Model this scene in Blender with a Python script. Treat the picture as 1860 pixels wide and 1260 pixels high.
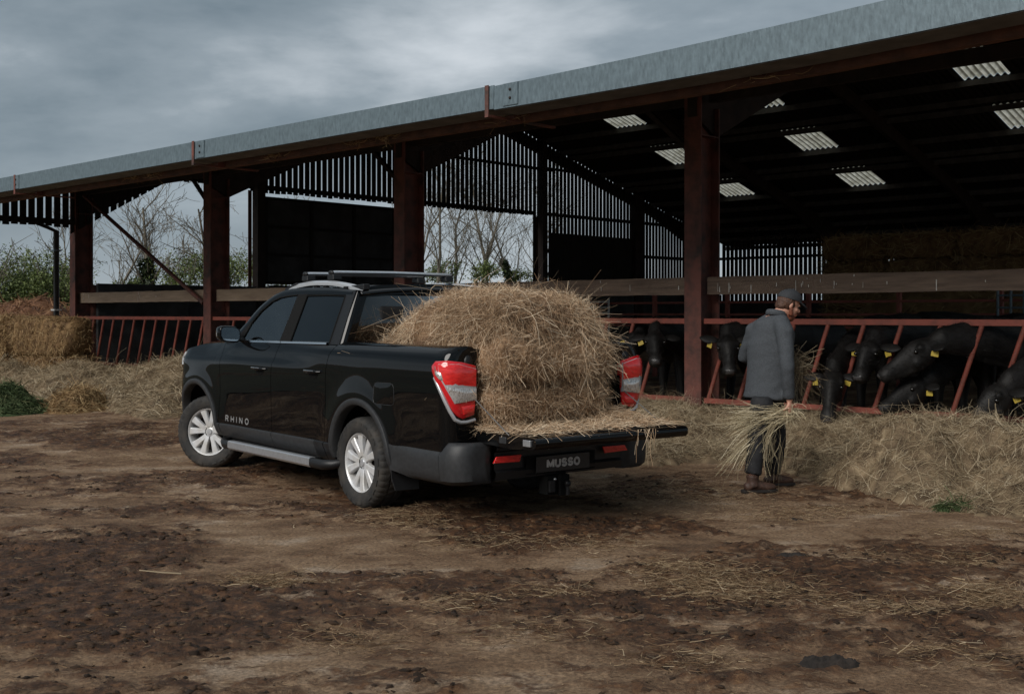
import bpy, math, random
import numpy as np
from mathutils import Vector, Matrix
R = math.radians
rng = np.random.default_rng(7)
random.seed(7)
for o in list(bpy.data.objects):
    bpy.data.objects.remove(o)
sc = bpy.context.scene
col = sc.collection

# ------------------------------------------------------------------ camera
cam_d = bpy.data.cameras.new('camera')
cam = bpy.data.objects.new('camera', cam_d)
col.objects.link(cam)
cam.location = (0, 0, 1.55)
cam.rotation_euler = (R(90), 0, 0)
cam_d.sensor_width = 36
cam_d.lens = 40.587
cam_d.shift_y = -0.0328
cam_d.clip_start = 0.05
cam_d.clip_end = 3000
sc.camera = cam

# ------------------------------------------------------------------ sky, sun, exposure
SUN_ELEV, SUN_AZ = R(35), R(217)      # the sun stands behind the camera's left shoulder, azimuth from +Y clockwise
world = bpy.data.worlds.new('World')
sc.world = world
world.use_nodes = True
nt = world.node_tree
nt.nodes.clear()
def N(t, **k):
    n = nt.nodes.new(t)
    for a_, b_ in k.items():
        setattr(n, a_, b_)
    return n
out = N('ShaderNodeOutputWorld')
bg = N('ShaderNodeBackground')
skyt = N('ShaderNodeTexSky', sky_type='NISHITA')
skyt.sun_disc = False
skyt.sun_elevation = SUN_ELEV
skyt.sun_rotation = SUN_AZ
bg_s = N('ShaderNodeBackground')
bg_s.inputs['Strength'].default_value = 0.05
nt.links.new(skyt.outputs[0], bg_s.inputs['Color'])
tc = N('ShaderNodeTexCoord')
sep = N('ShaderNodeSeparateXYZ')
nt.links.new(tc.outputs['Generated'], sep.inputs[0])
zc = N('ShaderNodeMath', operation='MAXIMUM')
nt.links.new(sep.outputs['Z'], zc.inputs[0]); zc.inputs[1].default_value = 0.0
za = N('ShaderNodeMath', operation='ADD')
nt.links.new(zc.outputs[0], za.inputs[0]); za.inputs[1].default_value = 0.34
dx = N('ShaderNodeMath', operation='DIVIDE'); dy = N('ShaderNodeMath', operation='DIVIDE')
nt.links.new(sep.outputs['X'], dx.inputs[0]); nt.links.new(za.outputs[0], dx.inputs[1])
nt.links.new(sep.outputs['Y'], dy.inputs[0]); nt.links.new(za.outputs[0], dy.inputs[1])
cmb = N('ShaderNodeCombineXYZ')
nt.links.new(dx.outputs[0], cmb.inputs[0]); nt.links.new(dy.outputs[0], cmb.inputs[1])
mp = N('ShaderNodeMapping')
mp.inputs['Location'].default_value = (-13.909, 6.423, 0.0)
mp.inputs['Scale'].default_value = (0.85, 1.25, 1.0)
nt.links.new(cmb.outputs[0], mp.inputs[0])
n1 = N('ShaderNodeTexNoise'); n1.inputs['Scale'].default_value = 0.62; n1.inputs['Detail'].default_value = 7; n1.inputs['Roughness'].default_value = 0.52; n1.inputs['Distortion'].default_value = 0.35
n2 = N('ShaderNodeTexNoise'); n2.inputs['Scale'].default_value = 2.1; n2.inputs['Detail'].default_value = 8; n2.inputs['Roughness'].default_value = 0.55; n2.inputs['Distortion'].default_value = 0.2
nt.links.new(mp.outputs[0], n1.inputs[0]); nt.links.new(mp.outputs[0], n2.inputs[0])
mixn = N('ShaderNodeMix', data_type='FLOAT'); mixn.inputs[0].default_value = 0.42
nt.links.new(n1.outputs[0], mixn.inputs[2]); nt.links.new(n2.outputs[0], mixn.inputs[3])
ramp = N('ShaderNodeValToRGB')
cr = ramp.color_ramp
cr.elements[0].position = 0.34; cr.elements[0].color = (0.085, 0.122, 0.152, 1)
cr.elements[1].position = 0.74; cr.elements[1].color = (0.86, 0.89, 0.92, 1)
e = cr.elements.new(0.46); e.color = (0.152, 0.203, 0.240, 1)
e = cr.elements.new(0.55); e.color = (0.30, 0.355, 0.395, 1)
e = cr.elements.new(0.64); e.color = (0.62, 0.67, 0.71, 1)
nt.links.new(mixn.outputs[0], ramp.inputs[0])
bg.inputs['Strength'].default_value = 0.50
hz = N('ShaderNodeMapRange'); hz.inputs['From Min'].default_value = 0.0; hz.inputs['From Max'].default_value = 0.17; hz.inputs['To Min'].default_value = 0.75; hz.inputs['To Max'].default_value = 0.0
nt.links.new(sep.outputs['Z'], hz.inputs[0])
hmix = N('ShaderNodeMix', data_type='RGBA'); hmix.inputs[7].default_value = (0.42, 0.48, 0.53, 1)      # paler air towards the horizon, all round
nt.links.new(hz.outputs[0], hmix.inputs[0]); nt.links.new(ramp.outputs[0], hmix.inputs[6])
nt.links.new(hmix.outputs[2], bg.inputs['Color'])
mixs = N('ShaderNodeMixShader'); mixs.inputs[0].default_value = 0.93
nt.links.new(bg_s.outputs[0], mixs.inputs[1]); nt.links.new(bg.outputs[0], mixs.inputs[2])
nt.links.new(mixs.outputs[0], out.inputs['Surface'])

sun_d = bpy.data.lights.new('sun', 'SUN')
sun_d.energy = 1.5
sun_d.angle = R(36)
sun_d.color = (1.0, 0.96, 0.90)
sun = bpy.data.objects.new('sun', sun_d)
col.objects.link(sun)
sv = Vector((math.sin(SUN_AZ) * math.cos(SUN_ELEV), math.cos(SUN_AZ) * math.cos(SUN_ELEV), math.sin(SUN_ELEV)))
sun.rotation_euler = sv.to_track_quat('Z', 'Y').to_euler()
vs = sc.view_settings
vs.view_transform = 'Standard'
vs.look = 'None'
vs.gamma = 1.0
vs.use_curve_mapping = False
vs.exposure = 0.95
try:
    sc.cycles.use_denoising = True
    sc.cycles.denoiser = 'OPENIMAGEDENOISE'
    sc.cycles.denoising_input_passes = 'RGB_ALBEDO_NORMAL'
    sc.cycles.denoising_prefilter = 'FAST'
    sc.cycles.max_bounces = 8
    sc.cycles.transparent_max_bounces = 12
except Exception:
    pass

# ------------------------------------------------------------------ helpers
def link(o, parent=None):
    col.objects.link(o)
    if parent is not None:
        o.parent = parent
    return o

def tag(o, label=None, cat=None, group=None, kind=None):
    if label: o['label'] = label
    if cat: o['category'] = cat
    if group: o['group'] = group
    if kind: o['kind'] = kind
    return o

def thing(name, label, cat, loc=(0, 0, 0), rz=0.0, group=None):
    o = bpy.data.objects.new(name, None)
    o.empty_display_size = 0.2
    link(o)
    o.location = loc
    o.rotation_euler = (0, 0, rz)
    return tag(o, label, cat, group)

def kids(o):
    return [c for c in sc.objects if c.parent == o]

def dup(root, loc=None, rz=None, label=None, parent=None):
    def rec(o, par):
        c = o.copy()
        col.objects.link(c)
        c.parent = par
        for k in CH.get(o.name, []):
            rec(k, c)
        return c
    CH = {}
    for o in sc.objects:
        if o.parent is not None:
            CH.setdefault(o.parent.name, []).append(o)
    c = rec(root, parent)
    if loc is not None: c.location = loc
    if rz is not None: c.rotation_euler = (0, 0, rz)
    if label: c['label'] = label
    return c

_perm = np.random.default_rng(3).permutation(512)
_perm = np.concatenate([_perm, _perm, _perm])
_ga = np.random.default_rng(4).uniform(0, 2 * np.pi, 512)
def pn(x, y, seed=0):
    x = np.asarray(x, float) + seed * 17.31; y = np.asarray(y, float) + seed * 9.77
    xi = np.floor(x).astype(int); yi = np.floor(y).astype(int)
    xf = x - xi; yf = y - yi
    def g(ix, iy, dx_, dy_):
        h = _perm[(_perm[ix & 511] + iy) & 511]
        a_ = _ga[h]
        return np.cos(a_) * dx_ + np.sin(a_) * dy_
    u = xf * xf * xf * (xf * (xf * 6 - 15) + 10); v = yf * yf * yf * (yf * (yf * 6 - 15) + 10)
    a0 = g(xi, yi, xf, yf); a1 = g(xi + 1, yi, xf - 1, yf)
    b0 = g(xi, yi + 1, xf, yf - 1); b1 = g(xi + 1, yi + 1, xf - 1, yf - 1)
    return (a0 + u * (a1 - a0)) * (1 - v) + (b0 + u * (b1 - b0)) * v
def fbm(x, y, oct=4, seed=0, rough=0.5):
    s_ = 0; amp = 1.0; f_ = 1.0
    for k in range(oct):
        s_ = s_ + amp * pn(x * f_, y * f_, seed + k * 3)
        amp *= rough; f_ *= 2.03
    return s_
def sstep(a_, b_, x):
    t_ = np.clip((np.asarray(x, float) - a_) / (b_ - a_), 0, 1)
    return t_ * t_ * (3 - 2 * t_)

def np_mesh(name, verts, faces, mats, parent=None, colr=None, smooth=False, uvn=None):
    """verts (n,3), faces (m,k) all with k corners, colr (n,) tone per vertex."""
    verts = np.asarray(verts, np.float32); faces = np.asarray(faces, np.int32)
    me = bpy.data.meshes.new(name)
    me.vertices.add(len(verts)); me.vertices.foreach_set('co', verts.ravel())
    k = faces.shape[1]; m_ = len(faces)
    me.loops.add(m_ * k); me.loops.foreach_set('vertex_index', faces.ravel())
    me.polygons.add(m_)
    me.polygons.foreach_set('loop_start', np.arange(m_, dtype=np.int32) * k)
    me.polygons.foreach_set('loop_total', np.full(m_, k, np.int32))
    if smooth:
        me.polygons.foreach_set('use_smooth', np.ones(m_, bool))
    me.update(calc_edges=True)
    if colr is not None:
        at = me.attributes.new('Tone', 'FLOAT', 'POINT')
        at.data.foreach_set('value', np.asarray(colr, np.float32))
    for mt in (mats if isinstance(mats, (list, tuple)) else [mats]):
        me.materials.append(mt)
    o = bpy.data.objects.new(name, me)
    return link(o, parent)

class MB:
    def __init__(s):
        s.v = []; s.f = []; s.m = []
    def add(s, vs_, fs, mi=0):
        b = len(s.v)
        s.v.extend([tuple(map(float, p)) for p in vs_])
        s.f.extend([tuple(b + i for i in f) for f in fs])
        s.m.extend([mi] * len(fs))
        return s
    def box(s, x0, x1, y0, y1, z0, z1, mi=0):
        return s.add([(x0, y0, z0), (x1, y0, z0), (x1, y1, z0), (x0, y1, z0), (x0, y0, z1), (x1, y0, z1), (x1, y1, z1), (x0, y1, z1)],
                     [(0, 3, 2, 1), (4, 5, 6, 7), (0, 1, 5, 4), (1, 2, 6, 5), (2, 3, 7, 6), (3, 0, 4, 7)], mi)
    def beam(s, p, q, w, h, up=(0, 0, 1), mi=0):
        p = Vector(p); q = Vector(q); t = (q - p).normalized(); up = Vector(up)
        if abs(t.dot(up)) > 0.98: up = Vector((1, 0, 0))
        sd = t.cross(up).normalized() * (w / 2); u = sd.cross(t).normalized() * (h / 2)
        vs_ = [p - sd - u, p + sd - u, p + sd + u, p - sd + u, q - sd - u, q + sd - u, q + sd + u, q - sd + u]
        return s.add(vs_, [(0, 1, 2, 3), (7, 6, 5, 4), (0, 4, 5, 1), (1, 5, 6, 2), (2, 6, 7, 3), (3, 7, 4, 0)], mi)
    def tube(s, pts, rad, seg=8, cap=True, mi=0, ups=None, closed=False):
        """rad: number, list of numbers or list of (half width, half height)."""
        pts = [Vector(p) for p in pts]; n_ = len(pts)
        rr = [rad] * n_ if not isinstance(rad, (list, tuple)) else list(rad)
        b = len(s.v); pu = None
        for i, p in enumerate(pts):
            t = (pts[min(i + 1, n_ - 1)] - pts[max(i - 1, 0)])
            t = t.normalized() if t.length > 1e-9 else Vector((1, 0, 0))
            up = Vector(ups[i]) if ups else (pu if pu is not None else Vector((0, 0, 1)))
            if abs(t.dot(up)) > 0.97: up = Vector((0.3, 1, 0)) if abs(t.y) < 0.9 else Vector((1, 0, 0))
            sd = t.cross(up).normalized(); u = sd.cross(t).normalized(); pu = u.copy()
            w, h = rr[i] if isinstance(rr[i], (tuple, list)) else (rr[i], rr[i])
            for k in range(seg):
                a_ = 2 * math.pi * k / seg
                s.v.append(tuple(p + sd * (w * math.cos(a_)) + u * (h * math.sin(a_))))
        for i in range(n_ - 1):
            for k in range(seg):
                k2 = (k + 1) % seg
                s.f.append((b + i * seg + k, b + i * seg + k2, b + (i + 1) * seg + k2, b + (i + 1) * seg + k)); s.m.append(mi)
        if cap:
            s.f.append(tuple(b + k for k in range(seg))[::-1]); s.m.append(mi)
            s.f.append(tuple(b + (n_ - 1) * seg + k for k in range(seg))); s.m.append(mi)
        return s
    def grid(s, P, mi=0, flip=False):
        """P[i][j] points."""
        nu = len(P); nv = len(P[0]); b = len(s.v)
        for row in P:
            for p in row: s.v.append(tuple(map(float, p)))
        for i in range(nu - 1):
            for j in range(nv - 1):
                q = (b + i * nv + j, b + (i + 1) * nv + j, b + (i + 1) * nv + j + 1, b + i * nv + j + 1)
                s.f.append(q[::-1] if flip else q); s.m.append(mi)
        return s
    def skirt(s, P, off, mi=0):
        """closes a grid panel's border with a lip displaced by off (vector or function)."""
        nu = len(P); nv = len(P[0])
        ring = [P[i][0] for i in range(nu)] + [P[nu - 1][j] for j in range(1, nv)] + [P[i][nv - 1] for i in range(nu - 2, -1, -1)] + [P[0][j] for j in range(nv - 2, 0, -1)]
        fn = off if callable(off) else (lambda p: (p[0] + off[0], p[1] + off[1], p[2] + off[2]))
        b = len(s.v); n_ = len(ring)
        for p in ring: s.v.append(tuple(map(float, p)))
        for p in ring: s.v.append(tuple(map(float, fn(p))))
        for i in range(n_):
            j = (i + 1) % n_
            s.f.append((b + i, b + j, b + n_ + j, b + n_ + i)); s.m.append(mi)
        return s
    def lathe(s, prof, seg=48, mi=0, closed=False):
        """prof [(radius, y)] turned about the y axis."""
        b = len(s.v); n_ = len(prof)
        for k in range(seg):
            a_ = 2 * math.pi * k / seg
            for (r_, y_) in prof: s.v.append((r_ * math.cos(a_), y_, r_ * math.sin(a_)))
        for k in range(seg):
            k2 = (k + 1) % seg
            for i in range(n_ - 1):
                s.f.append((b + k * n_ + i, b + k2 * n_ + i, b + k2 * n_ + i + 1, b + k * n_ + i + 1)); s.m.append(mi)
        return s
    def prism(s, poly, off, mi=0):
        """polygon of 3D points extruded by vector off."""
        n_ = len(poly); off = Vector(off)
        vs_ = [Vector(p) for p in poly] + [Vector(p) + off for p in poly]
        fs = [tuple(range(n_))[::-1], tuple(range(n_, 2 * n_))] + [(i, (i + 1) % n_, n_ + (i + 1) % n_, n_ + i) for i in range(n_)]
        return s.add(vs_, fs, mi)
    def ball(s, c, r, seg=12, rings=8, mi=0):
        rx, ry, rz_ = r if isinstance(r, (tuple, list)) else (r, r, r)
        b = len(s.v)
        for i in range(rings + 1):
            th = math.pi * i / rings
            for k in range(seg):
                a_ = 2 * math.pi * k / seg
                s.v.append((c[0] + rx * math.sin(th) * math.cos(a_), c[1] + ry * math.sin(th) * math.sin(a_), c[2] + rz_ * math.cos(th)))
        for i in range(rings):
            for k in range(seg):
                k2 = (k + 1) % seg
                s.f.append((b + i * seg + k, b + (i + 1) * seg + k, b + (i + 1) * seg + k2, b + i * seg + k2)); s.m.append(mi)
        return s
    def mesh(s, name, mats, smooth=None, fix=True):
        me = bpy.data.meshes.new(name)
        me.from_pydata(s.v, [], s.f)
        for mt in (mats if isinstance(mats, (list, tuple)) else [mats]): me.materials.append(mt)
        if len(set(s.m)) > 1: me.polygons.foreach_set('material_index', s.m)
        if fix:
            import bmesh
            bm = bmesh.new(); bm.from_mesh(me)
            bmesh.ops.remove_doubles(bm, verts=bm.verts, dist=1e-5)
            bmesh.ops.recalc_face_normals(bm, faces=bm.faces)
            bm.to_mesh(me); bm.free()
        if smooth is not None:
            me.polygons.foreach_set('use_smooth', [True] * len(me.polygons))
            if smooth < 180: me.set_sharp_from_angle(angle=R(smooth))
        me.update()
        return me
    def build(s, name, mats, parent=None, smooth=None, bevel=0.0, seg=2, label=None, fix=True):
        o = bpy.data.objects.new(name, s.mesh(name, mats, smooth, fix))
        link(o, parent)
        if bevel:
            m_ = o.modifiers.new('bevel', 'BEVEL'); m_.width = bevel; m_.segments = seg; m_.limit_method = 'ANGLE'; m_.angle_limit = R(40)
            m_.harden_normals = False
            if smooth is None:
                o.data.polygons.foreach_set('use_smooth', [True] * len(o.data.polygons)); 
                m_.harden_normals = True
        if label: o['label'] = label
        return o

def remesh(mb, voxel, smooth_it=6, fac=0.5):
    """joins closed pieces into one continuous skin."""
    me = mb.mesh('tmp', [], None, True)
    o = bpy.data.objects.new('tmp', me); link(o)
    m_ = o.modifiers.new('r', 'REMESH'); m_.mode = 'VOXEL'; m_.voxel_size = voxel; m_.use_smooth_shade = True
    if smooth_it:
        m2 = o.modifiers.new('s', 'SMOOTH'); m2.iterations = smooth_it; m2.factor = fac
    dg = bpy.context.evaluated_depsgraph_get()
    me2 = bpy.data.meshes.new_from_object(o.evaluated_get(dg))
    bpy.data.objects.remove(o)
    return me2

# ------------------------------------------------------------------ materials
def mat(name, colr, rough=0.7, metal=0.0, var=0.0, scale=8.0, bump=0.0, bscale=40.0, spec=0.5, coat=0.0, col2=None, stretch=None, detail=5.0, lo=0.38, hi=0.66, vrough=0.0):
    m = bpy.data.materials.new(name); m.use_nodes = True
    t = m.node_tree; b = t.nodes['Principled BSDF']
    b.inputs['Base Color'].default_value = (*colr, 1); b.inputs['Roughness'].default_value = rough; b.inputs['Metallic'].default_value = metal
    b.inputs['Specular IOR Level'].default_value = spec
    if coat:
        b.inputs['Coat Weight'].default_value = coat; b.inputs['Coat Roughness'].default_value = 0.02; b.inputs['Coat IOR'].default_value = 1.44
    if var or col2:
        co = t.nodes.new('ShaderNodeTexCoord'); mpn = t.nodes.new('ShaderNodeMapping')
        if stretch: mpn.inputs['Scale'].default_value = stretch
        t.links.new(co.outputs['Object'], mpn.inputs[0])
        nz = t.nodes.new('ShaderNodeTexNoise'); nz.inputs['Scale'].default_value = scale; nz.inputs['Detail'].default_value = detail; nz.inputs['Roughness'].default_value = 0.62
        t.links.new(mpn.outputs[0], nz.inputs[0])
        rp = t.nodes.new('ShaderNodeValToRGB')
        c2 = col2 or tuple(c * (1 + var) for c in colr); c1 = colr if col2 else tuple(c * (1 - var) for c in colr)
        rp.color_ramp.elements[0].position = lo; rp.color_ramp.elements[1].position = hi
        rp.color_ramp.elements[0].color = (*c1, 1); rp.color_ramp.elements[1].color = (*c2, 1)
        t.links.new(nz.outputs[0], rp.inputs[0]); t.links.new(rp.outputs[0], b.inputs['Base Color'])
        if vrough:
            mr = t.nodes.new('ShaderNodeMapRange'); mr.inputs['To Min'].default_value = rough - vrough; mr.inputs['To Max'].default_value = rough + vrough
            t.links.new(nz.outputs[0], mr.inputs[0]); t.links.new(mr.outputs[0], b.inputs['Roughness'])
    if bump:
        co2 = t.nodes.new('ShaderNodeTexCoord'); mp2 = t.nodes.new('ShaderNodeMapping')
        if stretch: mp2.inputs['Scale'].default_value = stretch
        t.links.new(co2.outputs['Object'], mp2.inputs[0])
        nb = t.nodes.new('ShaderNodeTexNoise'); nb.inputs['Scale'].default_value = bscale; nb.inputs['Detail'].default_value = 6
        t.links.new(mp2.outputs[0], nb.inputs[0])
        bp = t.nodes.new('ShaderNodeBump'); bp.inputs['Strength'].default_value = bump; bp.inputs['Distance'].default_value = 0.02
        t.links.new(nb.outputs[0], bp.inputs['Height']); t.links.new(bp.outputs[0], b.inputs['Normal'])
    return m

def tone_mat(name, cols, rough=0.75, trans=0.0, spec=0.3, nscale=0.0):
    """colour ramp driven by the mesh attribute Tone (each stalk has its own tone)."""
    m = bpy.data.materials.new(name); m.use_nodes = True
    t = m.node_tree; b = t.nodes['Principled BSDF']
    at = t.nodes.new('ShaderNodeAttribute'); at.attribute_name = 'Tone'
    rp = t.nodes.new('ShaderNodeValToRGB')
    els = rp.color_ramp.elements
    els[0].color = (*cols[0], 1); els[1].color = (*cols[-1], 1)
    for i, c in enumerate(cols[1:-1]):
        els.new((i + 1) / (len(cols) - 1)).color = (*c, 1)
    t.links.new(at.outputs['Fac'], rp.inputs[0]); t.links.new(rp.outputs[0], b.inputs['Base Color'])
    b.inputs['Roughness'].default_value = rough; b.inputs['Specular IOR Level'].default_value = spec
    return m

M = {}
M['hay'] = tone_mat('hay', [(0.075, 0.040, 0.023), (0.32, 0.198, 0.112), (0.54, 0.385, 0.245), (0.82, 0.68, 0.50)])
M['grey_hay'] = tone_mat('grey_hay', [(0.055, 0.036, 0.021), (0.19, 0.135, 0.080), (0.34, 0.265, 0.165), (0.58, 0.49, 0.345)])
M['straw'] = tone_mat('straw', [(0.075, 0.040, 0.017), (0.215, 0.130, 0.058), (0.35, 0.235, 0.115), (0.52, 0.40, 0.22)])
M['manure'] = tone_mat('manure', [(0.05, 0.022, 0.011), (0.13, 0.060, 0.030), (0.22, 0.11, 0.055), (0.32, 0.19, 0.10)])
M['green'] = tone_mat('cut_grass', [(0.012, 0.020, 0.007), (0.035, 0.056, 0.018), (0.064, 0.092, 0.034), (0.14, 0.15, 0.07)])
M['litter'] = tone_mat('litter', [(0.060, 0.034, 0.018), (0.17, 0.105, 0.056), (0.30, 0.215, 0.125), (0.48, 0.385, 0.26)])
M['leaf'] = tone_mat('leaf', [(0.030, 0.048, 0.013), (0.070, 0.098, 0.026), (0.115, 0.150, 0.045), (0.19, 0.22, 0.085)], rough=0.6)
M['ivy'] = tone_mat('ivy', [(0.010, 0.017, 0.007), (0.024, 0.038, 0.013), (0.045, 0.06, 0.022)], rough=0.5)
M['bark'] = mat('bark', (0.135, 0.118, 0.090), 0.9, var=0.4, scale=5, bump=0.4)
M['red'] = mat('red_oxide_paint', (0.275, 0.070, 0.047), 0.62, col2=(0.135, 0.048, 0.035), scale=6, bump=0.25, bscale=30, lo=0.45, hi=0.75)
M['post'] = mat('weathered_red_steel', (0.165, 0.058, 0.043), 0.66, col2=(0.048, 0.029, 0.024), scale=3.5, bump=0.3, bscale=25, lo=0.42, hi=0.68)
M['dark_steel'] = mat('old_steel', (0.028, 0.018, 0.015), 0.8, var=0.4, scale=4, bump=0.2)
M['black_timber'] = mat('black_timber', (0.020, 0.018, 0.016), 0.9, var=0.4, scale=6, bump=0.4, stretch=(6, 6, 0.6))
M['timber'] = mat('old_timber', (0.105, 0.072, 0.054), 0.85, col2=(0.225, 0.160, 0.118), scale=3.0, bump=0.6, bscale=20, stretch=(0.5, 5, 7), lo=0.35, hi=0.75)
M['roof'] = mat('fibre_cement', (0.018, 0.017, 0.016), 0.9, var=0.35, scale=2.5, bump=0.2)
M['purlin'] = mat('purlin_steel', (0.10, 0.095, 0.090), 0.7, var=.3, scale=3)
M['galv'] = mat('galvanised_steel', (0.138, 0.182, 0.206), 0.52, metal=0.35, var=0.24, scale=30, bump=0.12, bscale=60, stretch=(1, 1, 0.35), lo=0.3, hi=0.7, vrough=0.1)
M['soffit'] = mat('gutter_soffit', (0.12, 0.115, 0.11), 0.75, var=0.25, scale=3)
M['fascia'] = mat('brown_purlin', (0.14, 0.060, 0.036), 0.8, col2=(0.07, 0.035, 0.024), scale=4, bump=0.4, bscale=15)
M['concrete'] = mat('panel_concrete', (0.055, 0.056, 0.058), 0.85, var=0.35, scale=1.6, bump=0.25)
M['lit_timber'] = mat('lit_timber', (0.24, 0.17, 0.12), 0.85, col2=(0.42, 0.31, 0.22), scale=3.0, bump=0.6, bscale=20, stretch=(0.5, 5, 7), lo=0.35, hi=0.75)  # lighter copy of the timber, daylight in the end bays painted into its colour
M['white'] = mat('white_paint', (0.62, 0.62, 0.60), 0.7, var=0.15, scale=20)
M['splash'] = mat('bird_splash', (0.60, 0.58, 0.54), 0.8, var=0.2, scale=30)
M['pipe'] = mat('black_pipe', (0.014, 0.014, 0.015), 0.45)
def sky_sheet():
    m = bpy.data.materials.new('skylight_sheet'); m.use_nodes = True
    t = m.node_tree; o_ = t.nodes['Material Output']; t.nodes.remove(t.nodes['Principled BSDF'])
    d_ = t.nodes.new('ShaderNodeBsdfDiffuse'); tr = t.nodes.new('ShaderNodeBsdfTranslucent'); mx = t.nodes.new('ShaderNodeMixShader')
    nz = t.nodes.new('ShaderNodeTexNoise'); nz.inputs['Scale'].default_value = 4; nz.inputs['Detail'].default_value = 5
    rp = t.nodes.new('ShaderNodeValToRGB')
    rp.color_ramp.elements[0].color = (0.46, 0.43, 0.33, 1); rp.color_ramp.elements[1].color = (0.80, 0.77, 0.66, 1)
    rp.color_ramp.elements[0].position = 0.3; rp.color_ramp.elements[1].position = 0.6
    co = t.nodes.new('ShaderNodeTexCoord'); t.links.new(co.outputs['Object'], nz.inputs[0])
    t.links.new(nz.outputs[0], rp.inputs[0])
    wv = t.nodes.new('ShaderNodeTexWave'); wv.bands_direction = 'X'; wv.inputs['Scale'].default_value = 1.571; wv.inputs['Distortion'].default_value = .6; wv.inputs['Detail'].default_value = 1.5; wv.inputs['Phase Offset'].default_value = .4
    t.links.new(co.outputs['Object'], wv.inputs[0])
    rw_ = t.nodes.new('ShaderNodeValToRGB'); rw_.color_ramp.elements[0].position = .05; rw_.color_ramp.elements[1].position = .42       # rib shading painted into the colour as dark bands along the sheet
    rw_.color_ramp.elements[0].color = (.22, .21, .19, 1)
    t.links.new(wv.outputs['Fac'], rw_.inputs[0])
    ml = t.nodes.new('ShaderNodeMix'); ml.data_type = 'RGBA'; ml.blend_type = 'MULTIPLY'; ml.inputs[0].default_value = 1.0
    t.links.new(rp.outputs[0], ml.inputs[6]); t.links.new(rw_.outputs[0], ml.inputs[7])
    t.links.new(ml.outputs[2], d_.inputs[0]); t.links.new(ml.outputs[2], tr.inputs[0])
    mx.inputs[0].default_value = 0.75
    t.links.new(d_.outputs[0], mx.inputs[1]); t.links.new(tr.outputs[0], mx.inputs[2]); t.links.new(mx.outputs[0], o_.inputs[0])
    return m
M['skylight'] = sky_sheet()

# barn frame: t runs along the open front (away to the left), s into the barn
P4 = np.array([2.659, 17.0]); BA = np.array([-0.729, 0.6846]); BA /= np.linalg.norm(BA); BN = np.array([BA[1], -BA[0]])
BROT = math.atan2(-BA[1], -BA[0])
def bw(t, s, z=0.0):
    q = P4 + BA * t + BN * s
    return Vector((q[0], q[1], z))
def gpt(u, v, z=0.0):
    """point on the ground seen at photograph position u, v."""
    k = (1.55 - z) / ((v - 569.) / 2097.)
    return ((u - 930.) / 2097. * k, k)
TD = np.array([-.6137, .7896]); TD /= np.linalg.norm(TD); TR = np.array([TD[1], -TD[0]])
TO = np.array([-1.20, 9.25]) + 0.90 * TR
TROT = math.atan2(TD[1], TD[0])
def tw(x, y, z=0.0):
    q = TO + TD * x - TR * y
    return Vector((q[0], q[1], z))

# ------------------------------------------------------------------ ground
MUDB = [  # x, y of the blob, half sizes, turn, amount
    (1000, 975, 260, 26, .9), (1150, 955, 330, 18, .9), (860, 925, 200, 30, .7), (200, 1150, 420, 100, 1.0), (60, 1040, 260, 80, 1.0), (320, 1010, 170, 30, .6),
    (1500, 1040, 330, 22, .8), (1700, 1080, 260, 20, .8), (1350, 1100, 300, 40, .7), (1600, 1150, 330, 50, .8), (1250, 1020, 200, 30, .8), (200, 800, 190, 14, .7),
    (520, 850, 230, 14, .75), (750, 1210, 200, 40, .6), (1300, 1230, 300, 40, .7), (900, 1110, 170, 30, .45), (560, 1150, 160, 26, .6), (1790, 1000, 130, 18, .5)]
DRYB = [(1000, 1010, 190, 24, .8), (1550, 960, 300, 30, 1.0), (1250, 920, 200, 24, .9), (1330, 1130, 110, 20, .9), (560, 970, 230, 26, .7), (900, 1190, 140, 30, .6),
        (450, 960, 200, 20, .6), (1130, 1060, 120, 20, .7), (170, 830, 200, 16, .5), (520, 1200, 170, 30, .6), (800, 1010, 170, 20, .7), (1700, 1010, 150, 16, .6), (1420, 1190, 90, 14, .5)]
def blobs(X, Y, L):
    uu = 930. + 2097. * X / np.maximum(Y, .5); vv = 569. + 2097. * 1.55 / np.maximum(Y, .5)
    r_ = np.zeros_like(X)
    for (u, v, a_, b_, w) in L:
        r_ = np.maximum(r_, w * np.exp(-(((uu - u) / a_) ** 2 + ((vv - v) / b_) ** 2) * 0.9))
    return r_
def mudmask(X, Y):
    m = 0.55 + 0.62 * fbm(X * 0.55 + 3, Y * 0.8, 5, 11, 0.6) + 0.34 * fbm(X * 4.1, Y * 5.5, 4, 21, 0.6)
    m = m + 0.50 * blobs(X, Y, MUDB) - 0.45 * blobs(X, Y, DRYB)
    m = m + .30 * ruts(X, Y)[0]
    return np.clip(m, 0, 1)
def ruts(X, Y):
    """wheel tracks the pickup left behind itself: depth 0..1 and distance run along them."""
    lx = (X - TO[0]) * TD[0] + (Y - TO[1]) * TD[1]; ly = -((X - TO[0]) * TR[0] + (Y - TO[1]) * TR[1])
    d_ = np.zeros_like(lx)
    for y0 in (.82, -.82):
        c_ = y0 + .055 * np.minimum(lx, 0) ** 2
        d_ = np.maximum(d_, np.exp(-((ly - c_) / .13) ** 4))
    return d_ * sstep(.1, -.6, lx) * sstep(-7.5, -4.5, lx) * np.clip(.65 + .9 * fbm(X * 1.6, Y * 1.6, 3, 501), 0, 1), lx, ly
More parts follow.
